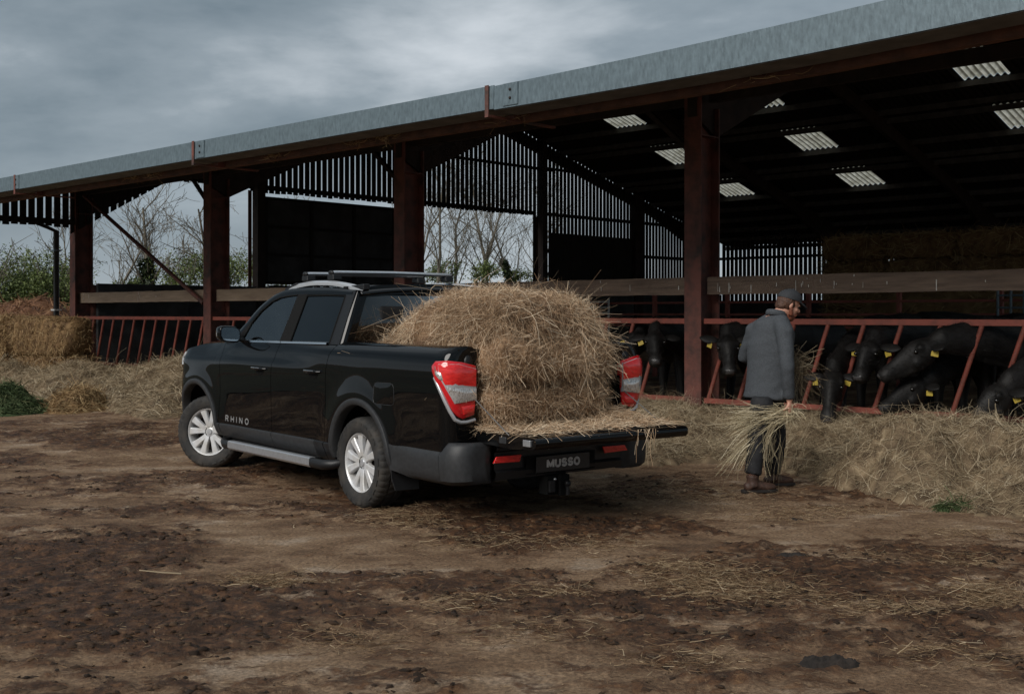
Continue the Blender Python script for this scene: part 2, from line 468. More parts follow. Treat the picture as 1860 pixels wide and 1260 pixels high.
def gheight(X, Y, mud=None):
    if mud is None: mud = mudmask(X, Y)
    near = sstep(60, 25, np.hypot(X, Y - 8))
    h = 0.018 * fbm(X * 0.8, Y * 0.8, 3, 31) + sstep(.42, .85, mud) * (0.016 + 0.034 * fbm(X * 4.5, Y * 4.5, 4, 41, 0.65) + 0.016 * np.abs(fbm(X * 11, Y * 11, 2, 45))) + 0.004 * fbm(X * 14, Y * 14, 2, 51)
    rt_, lx_, ly_ = ruts(X, Y)
    h = h - rt_ * (.012 + .010 * (np.sin(lx_ * 70 + np.abs(np.sin(ly_ * 12)) * 4) > .2))
    for wx, wy in ((0, .82), (0, -.82), (3.09, .82), (3.09, -.82)):
        w = tw(wx, wy)
        h = h * sstep(.15, .6, np.hypot(X - w.x, Y - w.y)) 
    return h * near
def make_ground():
    xs = np.concatenate([[-900, -300, -120, -60, -35], np.arange(-22, -7, .25), np.arange(-7, 7, .032), np.arange(7, 15, .25), [22, 40, 80, 200, 500, 900]])
    ys = [2.2]
    while ys[-1] < 16: ys.append(ys[-1] + 0.012 + 0.0045 * (ys[-1] - 2.2))
    ys = np.concatenate([[-900, -200, -60, -20, -8, -3, 0, 1.2], ys, np.arange(16.2, 32, .35), [40, 60, 100, 200, 500, 1000, 2200]])
    X, Y = np.meshgrid(xs, ys, indexing='ij')
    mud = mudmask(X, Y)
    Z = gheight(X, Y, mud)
    v = np.stack([X.ravel(), Y.ravel(), Z.ravel()], 1)
    ny = len(ys)
    i = np.arange(len(xs) - 1)[:, None] * ny + np.arange(ny - 1)[None, :]
    f = np.stack([i, i + ny, i + ny + 1, i + 1], -1).reshape(-1, 4)
    m = bpy.data.materials.new('yard_mud'); m.use_nodes = True
    t = m.node_tree; b = t.nodes['Principled BSDF']
    L = t.links.new
    at = t.nodes.new('ShaderNodeAttribute'); at.attribute_name = 'Tone'
    co = t.nodes.new('ShaderNodeTexCoord')
    def noise(sc_, det, rg, stretch=None, dist=0.0):
        n = t.nodes.new('ShaderNodeTexNoise'); n.inputs['Scale'].default_value = sc_; n.inputs['Detail'].default_value = det; n.inputs['Roughness'].default_value = rg; n.inputs['Distortion'].default_value = dist
        mpn = t.nodes.new('ShaderNodeMapping')
        if stretch: mpn.inputs['Scale'].default_value = stretch
        L(co.outputs['Object'], mpn.inputs[0]); L(mpn.outputs[0], n.inputs[0])
        return n
    def ramp_(n, els):
        rp = t.nodes.new('ShaderNodeValToRGB'); e = rp.color_ramp.elements
        e[0].position, e[0].color = els[0][0], (*els[0][1], 1); e[1].position, e[1].color = els[-1][0], (*els[-1][1], 1)
        for p_, c_ in els[1:-1]: e.new(p_).color = (*c_, 1)
        L(n, rp.inputs[0]); return rp.outputs[0]
    def mixc(fac, a_, b_, mode='MIX'):
        x = t.nodes.new('ShaderNodeMix'); x.data_type = 'RGBA'; x.blend_type = mode
        if isinstance(fac, float): x.inputs[0].default_value = fac
        else: L(fac, x.inputs[0])
        L(a_, x.inputs[6]); L(b_, x.inputs[7]); return x.outputs[2]
    def math_(op, a_, b_):
        x = t.nodes.new('ShaderNodeMath'); x.operation = op
        for k, q in enumerate((a_, b_)):
            if isinstance(q, (int, float)): x.inputs[k].default_value = q
            else: L(q, x.inputs[k])
        return x.outputs[0]
    nA = noise(1.3, 8, .62, (1, 1.5, 1), .3); nB = noise(11, 10, .74, (1, 1.0, 1)); nC = noise(45, 6, .65); nD = noise(4.2, 10, .74, (.85, 1.2, 1), .6)
    dry = ramp_(nA.outputs[0], [(.30, (.105, .062, .036)), (.44, (.200, .122, .070)), (.56, (.290, .192, .118)), (.70, (.43, .335, .25))])
    dryf = ramp_(nC.outputs[0], [(.3, (.45, .43, .41)), (.7, (1.45, 1.45, 1.45))])
    dry = mixc(1.0, dry, dryf, 'MULTIPLY')
    mudc = ramp_(nB.outputs[0], [(.30, (.009, .005, .003)), (.46, (.046, .021, .010)), (.58, (.120, .057, .026)), (.72, (.28, .155, .075))])
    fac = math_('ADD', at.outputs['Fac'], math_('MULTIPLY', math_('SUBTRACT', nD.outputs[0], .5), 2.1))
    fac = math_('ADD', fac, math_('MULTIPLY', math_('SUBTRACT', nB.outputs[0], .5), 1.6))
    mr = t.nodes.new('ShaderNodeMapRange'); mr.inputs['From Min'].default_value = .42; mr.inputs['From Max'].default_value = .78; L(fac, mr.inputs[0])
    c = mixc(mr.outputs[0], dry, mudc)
    L(c, b.inputs['Base Color'])
    rr = t.nodes.new('ShaderNodeMapRange'); rr.inputs['From Min'].default_value = .3; rr.inputs['From Max'].default_value = .95; rr.inputs['To Min'].default_value = .92; rr.inputs['To Max'].default_value = .64; L(fac, rr.inputs[0])
    L(rr.outputs[0], b.inputs['Roughness'])
    b.inputs['Specular IOR Level'].default_value = .30
    bp = t.nodes.new('ShaderNodeBump'); bp.inputs['Strength'].default_value = 1.0; bp.inputs['Distance'].default_value = .035
    hh = math_('ADD', math_('MULTIPLY', nB.outputs[0], 1.0), math_('MULTIPLY', nC.outputs[0], .45))
    L(hh, bp.inputs['Height']); L(bp.outputs[0], b.inputs['Normal'])
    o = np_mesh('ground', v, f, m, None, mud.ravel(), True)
    o['kind'] = 'structure'
    return o
make_ground()
# fields beyond the yard lie on the same sheet; a slightly raised grass field behind the barn, and one added unseen at left to darken door reflections
M['field'] = mat('field_grass', (0.050, 0.052, 0.026), 0.9, var=0.35, scale=.4)
o = MB().add([(-160, 46, .02), (60, 62, .02), (400, 900, .02), (-700, 900, .02)], [(0, 1, 2, 3)]).add([(-150, 45.5, .02), (-150, -14, .02)] + [(float(x_ + .7 * fbm(np.array([y_ * .35]), np.array([2.0]), 3, 5)[0] + .25 * fbm(np.array([y_ * 2.1]), np.array([4.0]), 2, 6)[0]), float(y_), .02) for y_ in np.arange(-14, 45, .4) for x_ in [float(np.interp(y_, [-14, 4, 14.5, 26, 45], [-8.4, -7.6, -9.2, -14.5, -24]))]], [tuple(range(150))]).build('field_with_added_side', M['field'])
o['kind'] = 'structure'

# ------------------------------------------------------------------ barn
BAYS = 6.53
def barn_thing(name, label, cat, t=0, s=0, z=0, group=None):
    return thing(name, label, cat, bw(t, s, z), BROT, group)
KN = 0.269
def zn(s): return 4.22 + KN * (s + 4.4)
ZR = zn(14.3)
def zf(s): return ZR - 0.27 * (s - 14.3)
def zroof(s): return zn(s) if s < 14.3 else zf(s)
TL, TRT = 19.62, -9.5          # left and right ends of the roof

barn = barn_thing('cattle_barn', 'open fronted cattle barn with red steel frame, dark roof and long grey gutter', 'barn')
def part_b(name, mb, mt, **k): return mb.build(name, mt, barn, **k)
FR = [-6.53, 0.0, 6.53, 13.05, 19.5]
post_mesh = MB()
post_mesh.box(-.146, .146, 0, .03, 0, 5.0).box(-.146, .146, .47, .50, 0, 4.6).box(-.011, .011, .03, .47, 0, 4.9)
post_mesh.box(-.2, .2, -.06, .56, 0, .02)
post_mesh.box(-.14, .14, .03, .47, .0, .012).box(-.14, .14, .03, .47, 4.16, 4.18)
pm = post_mesh.mesh('post', M['post'])
for t in FR:
    o = bpy.data.objects.new('post', pm); link(o, barn); o.location = (-t, 0, 0)
raf_m = None
for t in FR:
    r_ = MB()
    near = [(-3.95, zn(-3.95) - .13), (-3.95, zn(-3.95) - .30), (-.02, zn(0) - .62), (-.02, 4.45), (.52, 4.18), (4.6, zn(4.6) - .56), (14.3, ZR - .56), (14.3, ZR - .13)]
    far = [(14.3, ZR - .13), (14.3, ZR - .56), (25.5, zf(25.5) - .56), (30.1, zf(30.1) - 1.15), (30.1, zf(30.1) - .13)]
    for poly in (near, far):
        r_.prism([(-.075, s, z) for s, z in poly], (.15, 0, 0))
    if raf_m is None: raf_m = r_.mesh('rafter', M['dark_steel'])
    o = bpy.data.objects.new('rafter', raf_m); link(o, barn); o.location = (-t, 0, 0)
pm2 = MB().box(-.13, .13, 0, .4, 0, 4.4).mesh('back_post', M['dark_steel'])
for t in FR:
    o = bpy.data.objects.new('post', pm2); link(o, barn); o.location = (-t, 30.0, 0)
pur = MB().box(-TL, -TRT, -.03, .03, 0, .17).mesh('purlin', M['purlin'])
s = -3.0
ROWS_F = [14.3 + (17.15 - 14.3) - 1.183 * 2 + 1.183 * k for k in range(0, 15)]
for s in [-2.5 + 1.2 * k for k in range(14)]:
    o = bpy.data.objects.new('purlin', pur); link(o, barn); o.location = (0, s, zn(s) - .20)
for s in [r - .55 if min(abs(r - q) for q in (17.15, 20.70, 24.25)) < .1 else r for r in ROWS_F]:
    o = bpy.data.objects.new('purlin', pur); link(o, barn); o.location = (0, s + (-.03 if min(abs(s - q) for q in (16.60, 20.15, 23.70)) < .1 else .06), zf(s) - .205)
def corr(t0, t1, s0, s1, zfun, pitch=.2, amp=.042, step=8, lift=0.0):
    n_ = max(2, int(round((t1 - t0) / pitch * step)))
    g = []
    for i in range(n_ + 1):
        t = t0 + (t1 - t0) * i / n_
        w = amp * math.cos(2 * math.pi * t / pitch) + lift
        g.append([(-t, s0, zfun(s0) + w), (-t, s1, zfun(s1) + w)])
    return g
SKY_T = [(-10.0, -9.9), (-4.35, -3.05), (2.05, 3.35), (9.02, 10.32), (14.43, 15.73)]
rowb = [14.3] + [r - .55 if min(abs(r - q) for q in (17.15, 20.70, 24.25)) < .1 else r for r in ROWS_F if r > 14.6] + [31.0]
for k in range(len(rowb) - 1):
    s0, s1 = rowb[k], rowb[k + 1] + .06
    if any(abs(s0 - q) < .1 for q in (16.60, 20.15, 23.70)):
        edges = [TRT]
        for a_, b_ in SKY_T[1:]: edges += [a_, b_]
        edges.append(TL)
        for j in range(0, len(edges), 2):
            part_b('roof_sheet', MB().grid(corr(edges[j], edges[j + 1], s0, s1, zf)), M['roof'], smooth=60)
        for a_, b_ in SKY_T[1:]:
            part_b('skylight', MB().grid(corr(a_ - .02, b_ + .02, s0 + .02, s1 - .06, zf, lift=.012)), M['skylight'], smooth=60)
    else:
        part_b('roof_sheet', MB().grid(corr(TRT, TL, s0, s1, zf)), M['roof'], smooth=60)
for k in range(8):
    s0 = -4.12 + k * (18.42 / 8); s1 = -4.12 + (k + 1) * (18.42 / 8)
    part_b('roof_sheet', MB().grid(corr(TRT, TL, s0, s1 + .04, zn, lift=-.03)), M['roof'], smooth=60)
part_b('ridge_cap', MB().prism([(-TL, 14.0, ZR - .04), (-TL, 14.3, ZR + .06), (-TL, 14.6, ZR - .04), (-TL, 14.3, ZR + .03)], (TL - TRT, 0, 0)), M['roof'])
# gutter in lengths joined at the frames
def lift(t): return .004 * max(0.0, -t - 1.5) ** 2     # the eaves rise a little towards the open end
def lerp(a_, b_, t): return a_ + (b_ - a_) * t
GT = [TRT, -6.35, -.10, 6.62, 13.28, TL + .05]
for i in range(5):
    a_, b_ = GT[i], GT[i + 1]
    zo = -0.012 if i == 1 else 0.0
    secs, under = [], []
    for k in range(7):
        tt = lerp(a_ + .003, b_ - .003, k / 6); lf = lift(tt) + zo
        zt_ = 4.272 + max(0.0, -tt) * .013 + lf
        ring = [(-tt, s_, z_) for s_, z_ in [(-4.29, zt_), (-4.305, zt_), (-4.31, 3.992 + lf), (-3.90, 3.985 + lf), (-3.86, 4.22 + lf), (-3.875, 4.22 + lf), (-3.91, 4.0 + lf), (-4.29, 4.005 + lf)]]
        secs.append(ring + [ring[0]])
        ru = [(-tt, s_, z_ + lf) for s_, z_ in [(-4.295, 3.984), (-3.90, 3.977), (-3.90, 3.981), (-4.295, 3.988)]]
        under.append(ru + [ru[0]])
    mb = MB().grid(secs).add(secs[0][:8], [tuple(range(8))]).add(secs[-1][:8], [tuple(range(8))])
    go = part_b('gutter', mb, M['galv'])
    mb = MB()
    sp = MB().grid(under)
    sp.build('gutter_underside', M['soffit'], go)
    jp = MB().box(-b_ + .16, -b_ + .40, -4.322, -4.307, 4.002, 4.262).build('joint_plate', M['galv'], go)
    for zz in (4.085, 4.185): MB().ball((-b_ + .28, -4.325, zz), .018, 8, 6).build('bolt', M['dark_steel'], go, smooth=180)
for t in FR[1:]:
    br = MB().box(-t - .03, -t + .03, -4.332, -4.32, 3.90, 4.28).box(-t - .03, -t + .03, -4.33, -3.1, 3.905, 3.93)
    br.box(-t - .06, -t + .06, -3.90, -3.72, 3.90, 4.0)
    part_b('gutter_bracket', br, M['post'])
pr_ = []
for tt in [TL, 6, 0, -1.5, -2.0, -2.6, -3.4, -4.2, -5.0, -5.8, -6.6, -7.4, -8.2, -9.4]:
    lf = lift(tt)
    pr_.append([(-tt, s_, z_ + lf) for s_, z_ in ((-3.78, 3.905), (-3.78, 4.08), (-3.62, 4.08), (-3.62, 4.04), (-3.66, 4.04), (-3.66, 3.905), (-3.78, 3.905))])
part_b('eaves_purlin', MB().grid(pr_).add(pr_[0][:6], [tuple(range(6))]).add(pr_[-1][:6], [tuple(range(6))]), M['fascia'])
# scraps of hay caught on the eaves purlin are built with the hay below
# knee braces and long wind brace
for t in (0, 6.53, 13.05):
    part_b('knee_brace', MB().beam((-t - .1, .2, 3.9), (-t - 1.1, .25, 4.75), .07, .07), M['dark_steel'])
    part_b('eaves_beam', MB().box(-t - 6.38, -t - .15, .20, .30, 4.66, 4.84), M['dark_steel'])
part_b('eaves_beam', MB().box(.15, 6.38, .20, .30, 4.66, 4.84), M['dark_steel'])
part_b('wind_brace', MB().tube([(-18.9, .02, 4.6), (-13.22, .02, 1.78)], .05, 10), M['post'], smooth=60)
# rain pipe on the end post
dp = part_b('rain_pipe', MB().tube([(-19.83, -.28, .0), (-19.83, -.28, 3.7), (-19.83, -.9, 3.95), (-19.83, -4.0, 4.0)], .075, 12), M['pipe'], smooth=60)
MB().box(-19.93, -19.73, -.38, -.18, 1.62, 1.66).build('pipe_clip', M['white'], dp)
MB().box(-19.93, -19.73, -.38, -.18, 3.18, 3.22).build('pipe_clip', M['galv'], dp)
part_b('hanging_wire', MB().tube([(-17.6 - .0, 3.0 + .0, 5.2), (-17.3, 2.9, 4.95), (-16.9, 2.8, 4.72), (-16.5, 2.7, 4.68), (-16.1, 2.6, 4.85), (-15.8, 2.5, 5.15)], .012, 5), M['pipe'])

# gable end with vertical boards
gw = barn_thing('gable_wall', 'slatted gable end of the barn with daylight between its dark boards', 'wall', 19.42, 0)
def slat(par, s, z0, z1, w=.168, along='s', cut=0.0):
    o = bpy.data.objects.new('slat', slat_cache.setdefault((round(z0, 2), round(z1, 2), along), MB().box(*( (-.011, .011, 0, w) if along == 's' else (0, w, -.011, .011)), z0, z1).mesh('slat', M['black_timber'])))
    if cut:
        o.data = MB().prism([(-.011, 0, z0), (-.011, w, z0 + cut), (-.011, w, z1), (-.011, 0, z1)], (.022, 0, 0)).mesh('slat', M['black_timber'])
    link(o, par)
    return o
slat_cache = {}
s = -4.3
while s < 30.4:
    zt = zroof(s + .08) - .02
    if s < -.15: zb = 3.80
    elif s < 3.0: zb = 3.62 + .57 * (s + .1)
    elif s < 5.45: zb = 5.28
    elif s < 17.9: zb = 5.165 + .004 * (s - 5)
    else: zb = 2.30
    if zt - zb > .05:
        o = slat(gw, s, zb + (0 if -.15 < s < 3 else random.uniform(-.02, .02)), zt, cut=.168 * .57 if -.15 < s < 3 else 0); o.location = (0, s, 0); o.rotation_euler = (0, 0, random.uniform(-.03, .03))
    s += .222 + random.uniform(-.006, .006)
gr = lambda s0, s1, z, h=.14: MB().box(.012, .09, s0, s1, z, z + h).build('girt', M['black_timber'], gw)
gr(-4.3, 0, 3.86); gr(5.4, 17.9, 5.24); gr(12.0, 19, 6.95, .1); gr(18.3, 30.2, 5.25, .13); gr(18.3, 26, 7.0, .1); gr(18.3, 30.2, 3.85, .13)
gr(18.3, 24, 3.0, .1)
gr(.5, 5.4, 5.30)
for s in (5.38, 18.05):
    dpost = MB().box(-.02, .0, s, s + .12, 0, 5.2).box(-.02, .0, s + .42, s + .54, 0, 5.2).build('door_post', M['post'], gw)
    MB().box(.02, .3, s + .13, s + .40, 0, zroof(s) - .2).build('gable_post', M['dark_steel'], gw)
for s in (11.6, 23.9):
    MB().box(.02, .3, s, s + .55, 0, zroof(s) - .2).build('gable_post', M['dark_steel'], gw)
# low wall of dark panels below the openings
for i in range(11):
    s0 = .55 + i * 2.72
    MB().box(.10, .22, s0 + .01, s0 + 2.71, 0, 2.34 + (.05 if i > 1 else 0)).build('wall_panel', M['concrete'], gw, bevel=.01)
    MB().box(.02, .095, s0 - .06, s0 + .06, 0, 2.3).build('stanchion', M['post'], gw)
for i in range(12): # hay dust board behind boards on the far part
    pass
for i in range(4):
    MB().box(.10, .13, 18.7 + i * 1.32, 18.7 + i * 1.32 + 1.30, 2.42, 4.62).build('backing_board', M['black_timber'], gw, bevel=.004)
# sliding door of nine sheets
sd = barn_thing('sliding_door', 'big dark sliding door of nine sheets standing half shut in the gable end', 'door', 19.25, 5.85)
for i in range(3):
    for j in range(3):
        MB().box(-.012, .012, .04 + i * 1.68, 1.66 + i * 1.68, 2.50 + j * .84, 3.29 + j * .84).build('panel', M['concrete'], sd)
for i in range(4): MB().box(.0, .06, -.05 + i * 1.68, .06 + i * 1.68, 2.42, 5.02).build('stile', M['black_timber'], sd)
for j in range(4): MB().box(.002, .05, -.05, 5.1, 2.42 + j * .84, 2.51 + j * .84).build('rail', M['black_timber'], sd)

# back wall
bwall = barn_thing('back_wall', 'slatted back wall of the barn with bright gaps between upright boards', 'wall', 0, 30.5)
t = 19.2; 
while t > -9.3:
    o = slat(bwall, 0, 2.0, 5.02 + random.uniform(-.03, .03), along='t'); o.location = (-t, 0, 0)
    t -= .215 + random.uniform(-.006, .006)
for z in (2.0, 3.95, 4.75, 3.0): MB().box(-19.3, 9.3, -.09, -.012, z, z + .12).build('girt', M['black_timber'], bwall)
for i in range(9): MB().box(-19.3 + i * 3.2 + .01, -19.3 + (i + 1) * 3.2 - .01, .02, .14, 0, 2.0).build('wall_panel', M['concrete'], bwall)

# feed barrier, one length per bay
def barrier(i, label):
    tb = FR[i]; g = barn_thing('feed_barrier', label, 'feed barrier', tb, .08, 0, 'red feed barriers between the barn posts')
    x0, x1 = -BAYS + .16, -.16
    rb = MB().box(x0, x1, -.03, .03, 1.395, 1.475).build('top_rail', M['red'], g, bevel=.006)
    MB().box(x0, x1, -.03, .03, .235, .31).build('bottom_rail', M['red'], g, bevel=.006)
    base = {0: -2.14 + 6.53, 1: .63, 2: .4, 3: 13.32 - 13.05}[i]
    base = base % .515
    k = 0
    bm_ = MB().tube([(0, 0, 1.40), (-.37 * 1.0, 0, .30)], .031, 10).mesh('slant_bar', M['red'], 60)
    while base + k * .515 < BAYS - .55:
        tt = base + k * .515
        if tt > .16:
            o = bpy.data.objects.new('slant_bar', bm_); link(o, g); o.location = (-tt, 0, 0)
        k += 1
    return g
barrier(0, 'red feed barrier with slanted bars behind the man, heads of several cattle through it')
barrier(1, 'red feed barrier between two posts behind the hay load of the pickup')
barrier(2, 'red feed barrier length hidden behind the cab of the black pickup')
barrier(3, 'red feed barrier with thin slanted bars beside the big straw bale and the end post')
# thick timber rails
def timber(i, label):
    tb = FR[i]; g = barn_thing('timber_rail', label, 'timber beam', tb, .16, 0, 'heavy timber rails above the feed barrier')
    mb = MB(); n_ = 26
    x0, x1 = -BAYS + .15, -.15
    P = [[(x0 + (x1 - x0) * a_ / n_, y_, z_ + .012 * pn(a_ * .7, i * 5 + z_ * 3) ) for (y_, z_) in ((0, 1.825), (0, 2.085), (.10, 2.085), (.10, 1.825), (0, 1.825))] for a_ in range(n_ + 1)]
    mb.grid(P); mb.add([P[0][k] for k in range(4)], [(0, 1, 2, 3)]); mb.add([P[-1][k] for k in range(4)], [(0, 1, 2, 3)])
    mb.build('plank', M['lit_timber'] if i >= 2 else M['timber'], g)
    if i in (0, 1, 3):
        sp = MB()
        for k in range(34 if i == 0 else 14):
            xx = random.uniform(x0, x1); z1 = random.uniform(1.93, 2.085); h = random.uniform(.01, .06) if random.random() < .75 else random.uniform(.06, .15); w = random.uniform(.004, .011)
            sp.box(xx, xx + w, -.0125, -.008, z1 - h, z1)
        so = sp.build('bird_dropping', M['splash'], g); so['kind'] = 'stuff'
    return g
tr0 = timber(0, 'heavy brown timber rail above the man, streaked with bird droppings')
MB().box(-.44, -.30, -.03, -.012, 1.875, 2.05).build('paper_notice', M['white'], tr0)
timber(1, 'heavy timber rail running behind the hay load to the nearest red post')
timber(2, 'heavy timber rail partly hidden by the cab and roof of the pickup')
timber(3, 'heavy timber rail near the end post with the diagonal brace')

# rails and gates deeper inside
pr = barn_thing('pen_rail', 'rusty red pen railings inside the dark barn behind the cattle', 'railing', 0, 9)
for z in (1.22, 1.50, 1.78): MB().box(-9.5, 5.5, -.03, .03, z, z + .05).build('rail', M['red'], pr)
for k in range(8): MB().box(-9.4 + k * 2.1, -9.32 + k * 2.1, -.05, .05, 0, 2.1).build('upright', M['red'], pr)
pg = barn_thing('pen_gate', 'galvanised pen gate inside the barn beyond the hay load', 'gate', 8.55, 8.8)
for z in (1.56, 1.70, 1.84, 1.40, 1.2, 1.0): MB().tube([(-1.9, 0, z), (0, 0, z)], .022, 8).build('rail', M['white'], pg, smooth=60)
for x in (-1.9, 0): MB().tube([(x, 0, .5), (x, 0, 1.92)], .026, 8).build('upright', M['white'], pg, smooth=60)
pg2 = barn_thing('pen_gate', 'galvanised pen gate inside the barn at the far end of the timber rail', 'gate', -1.15, 8.8)
for z in (1.4, 1.66, 1.9): MB().tube([(0, 0, z), (2.4, 0, z)], .022, 8).build('rail', M['galv'], pg2, smooth=60)
for x in (0, .25, .5, .75, 1.0, 1.3, 1.6): MB().tube([(x, 0, .5), (x, 0, 2.05)], .026, 8).build('upright', M['galv'], pg2, smooth=60)
# ------------------------------------------------------------------ pickup (local: x forward from the rear axle, y to its left, z up)
M['paint'] = mat('black_paint', (0.0032, 0.0034, 0.0038), 0.5, coat=.9, spec=0.0)
M['trim'] = mat('grey_plastic', (0.028, 0.029, 0.031), 0.50, var=.15, scale=30, spec=.4)
M['blackpl'] = mat('black_plastic', (0.010, 0.010, 0.011), 0.45, spec=.4)
M['matt'] = mat('matt_black', (0.006, 0.006, 0.006), 0.85, spec=.2)
M['chrome'] = mat('chrome', (0.75, 0.76, 0.78), 0.16, metal=1.0)
M['alu'] = mat('brushed_alloy', (0.62, 0.63, 0.65), 0.38, metal=.85, var=.08, scale=40)
M['rim'] = mat('silver_wheel_paint', (0.66, 0.67, 0.69), 0.36, metal=.25, col2=(0.54, .52, .49), scale=9, spec=.6)
M['rubber'] = mat('tyre_rubber', (0.019, 0.0185, 0.018), 0.78, col2=(0.062, 0.052, 0.042), scale=7, bump=.15, bscale=60, lo=.45, hi=.78)
M['red_lens'] = mat('red_lens', (0.85, 0.030, 0.028), 0.12, spec=.8, coat=.6, col2=(.60, .010, .012), scale=26, stretch=(1, 1, 3))
M['redlow'] = mat('red_lens_deep', (0.60, 0.010, 0.016), 0.10, spec=.8, coat=.6)
M['clear_lens'] = mat('clear_lens', (0.72, 0.70, 0.68), 0.10, metal=.5, col2=(.26, .22, .19), scale=44, spec=.8, stretch=(1, 3, 1), lo=.5, hi=.62, coat=.5)
M['silver'] = mat('silver_paint', (0.55, 0.56, 0.58), 0.30, metal=.5)
M['plate'] = mat('plate_black', (0.012, 0.013, 0.015), 0.35)
M['letter'] = mat('silver_letters', (0.78, 0.77, 0.75), 0.5, var=.1, scale=30)
M['decal'] = mat('grey_letters', (0.22, 0.22, 0.22), 0.45)
M['seat'] = mat('seat_cloth', (0.012, 0.012, 0.013), 0.85)
def glass(name, tint, refl=1.0, ior=1.6):
    m = bpy.data.materials.new(name); m.use_nodes = True
    t = m.node_tree; o_ = t.nodes['Material Output']; t.nodes.remove(t.nodes['Principled BSDF'])
    tr = t.nodes.new('ShaderNodeBsdfTransparent'); tr.inputs[0].default_value = (*tint, 1)
    gl = t.nodes.new('ShaderNodeBsdfGlossy'); gl.inputs['Roughness'].default_value = .015
    gl.inputs[0].default_value = (refl, refl, refl, 1)
    fr = t.nodes.new('ShaderNodeFresnel'); fr.inputs[0].default_value = ior
    mx = t.nodes.new('ShaderNodeMixShader')
    t.links.new(fr.outputs[0], mx.inputs[0]); t.links.new(tr.outputs[0], mx.inputs[1]); t.links.new(gl.outputs[0], mx.inputs[2]); t.links.new(mx.outputs[0], o_.inputs[0])
    return m
M['glass_f'] = glass('green_glass', (0.58, 0.72, 0.66), ior=2.5)
M['glass_r'] = glass('privacy_glass', (0.035, 0.037, 0.04), ior=1.75)
M['mirror'] = mat('mirror', (0.62, 0.68, 0.72), 0.03, metal=1.0)

truck = thing('pickup_truck', 'black double cab pickup with its tailgate down and a load of hay in the bed', 'pickup truck', tw(0, 0, 0), TROT)
def tp(name, mb, mt, parent=None, **k): return mb.build(name, mt, parent or truck, **k)

_Z = [.26, .34, .40, .46, .50, .60, .75, .90, 1.00, 1.06, 1.095, 1.115, 1.14, 1.20, 1.25, 1.285, 1.31]
_YD = [.885, .905, .925, .945, .949, .952, .958, .966, .971, .972, .971, .960, .951, .938, .924, .908, .885]
_YB = [.885, .905, .925, .945, .949, .953, .958, .965, .969, .970, .970, .970, .969, .964, .948, .922, .872]
def smooth_prof(z_, y_):
    zz = np.linspace(.2, 1.4, 601); yy = np.interp(zz, z_, y_)
    k = np.hanning(13); k /= k.sum()
    ys = np.convolve(np.pad(yy, 6, mode='edge'), k, 'valid')
    return zz, ys
_ZZ, _PD = smooth_prof(_Z, _YD); _, _PB = smooth_prof(_Z, _YB)
def yprof(x, z):
    w = float(sstep(1.35, .55, x))
    y = (1 - w) * np.interp(z, _ZZ, _PD) + w * np.interp(z, _ZZ, _PB)
    for cx_ in (-.03, 3.14):
        d_ = math.hypot(x - cx_, (z - .40))
        y += .022 * math.exp(-((d_ - .48) / .12) ** 2) * (1 if z > .40 else .7)
    if x > 2.3:   # front wing leans in towards the bonnet
        w2 = float(sstep(2.3, 3.1, x)) * max(0, z - 1.0) * .35
        y -= w2 * max(0, z - 1.0) * 2
    return float(y)
RXS, RRR = -1.18, .10
FXS, FRR = 3.42, .50
def surf(L, z, off=0.0, sgn=1):
    """body side, wrapped round the rear corner (L below RXS) and the front corner (L above FXS)."""
    if L < RXS:
        y0 = yprof(RXS, z) ; a_ = (RXS - L) / RRR
        if a_ <= math.pi / 2: x = RXS - (RRR + off) * math.sin(a_); y = y0 - RRR + (RRR + off) * math.cos(a_)
        else: x = RXS - RRR - off; y = y0 - RRR - (a_ - math.pi / 2) * RRR
    elif L > FXS:
        y0 = yprof(FXS, z); a_ = (L - FXS) / FRR
        a2 = min(a_, math.pi / 2)
        x = FXS + (FRR + off) * math.sin(a2); y = y0 - FRR + (FRR + off) * math.cos(a2) - max(0, a_ - math.pi / 2) * FRR
    else:
        x = L; y = yprof(L, z) + off
    return (x, sgn * y, z)
def arch_z(x, cx_, cz_, r_):
    d_ = abs(x - cx_)
    return cz_ + math.sqrt(max(0, r_ * r_ - d_ * d_)) if d_ < r_ else 0
RA = (-.06, .40, .435); FA = (3.15, .405, .445)
def lerp(a_, b_, t): return a_ + (b_ - a_) * t
def panel(name, xl, xr, zb, zt, xs, nz, mt, sgn, off=0.0, lip=.03):
    """xs in 0..1 along, xl/xr functions of z (seams), zb/zt functions of x."""
    P = []
    for u in xs:
        row = []
        x0 = lerp(xl(.9), xr(.9), u)
        for j in range(nz + 1):
            w = j / nz
            z = lerp(zb(x0), zt(x0), w)
            x = lerp(xl(z), xr(z), u)
            row.append(surf(x, z, off, sgn))
        P.append(row)
    mb = MB().grid(P, flip=(sgn > 0))
    def inn(p):
        d_ = Vector((min(0, FXS - p[0]) - min(0, p[0] - RXS) * 0, -sgn, 0)).normalized() if p[0] > FXS else Vector((0, -sgn, 0))
        if p[0] < RXS - .05: d_ = Vector((1, 0, 0)) if p[0] < RXS - RRR + .012 else Vector((.7, -.7 * sgn, 0))
        return (p[0] + d_.x * lip, p[1] + d_.y * lip, p[2])
    mb.skirt(P, inn)
    return tp(name, mb, mt, smooth=38)
def arr(n_): return [i / n_ for i in range(n_ + 1)]
seamFF = lambda z: 2.60 + .03 * sstep(.9, .5, z)
def seamFD(z): return 1.50 - .03 * (1.285 - z) * 0 + float(np.interp(z, [.33, .6, .9, 1.1, 1.285], [1.50, 1.515, 1.50, 1.475, 1.41]))* 1 - 1.50
def seamRD(z): return float(np.interp(z, [.33, .6, .8, 1.0, 1.1, 1.2, 1.285, 1.31], [.52, .50, .49, .485, .47, .435, .375, .345]))
G = .0035
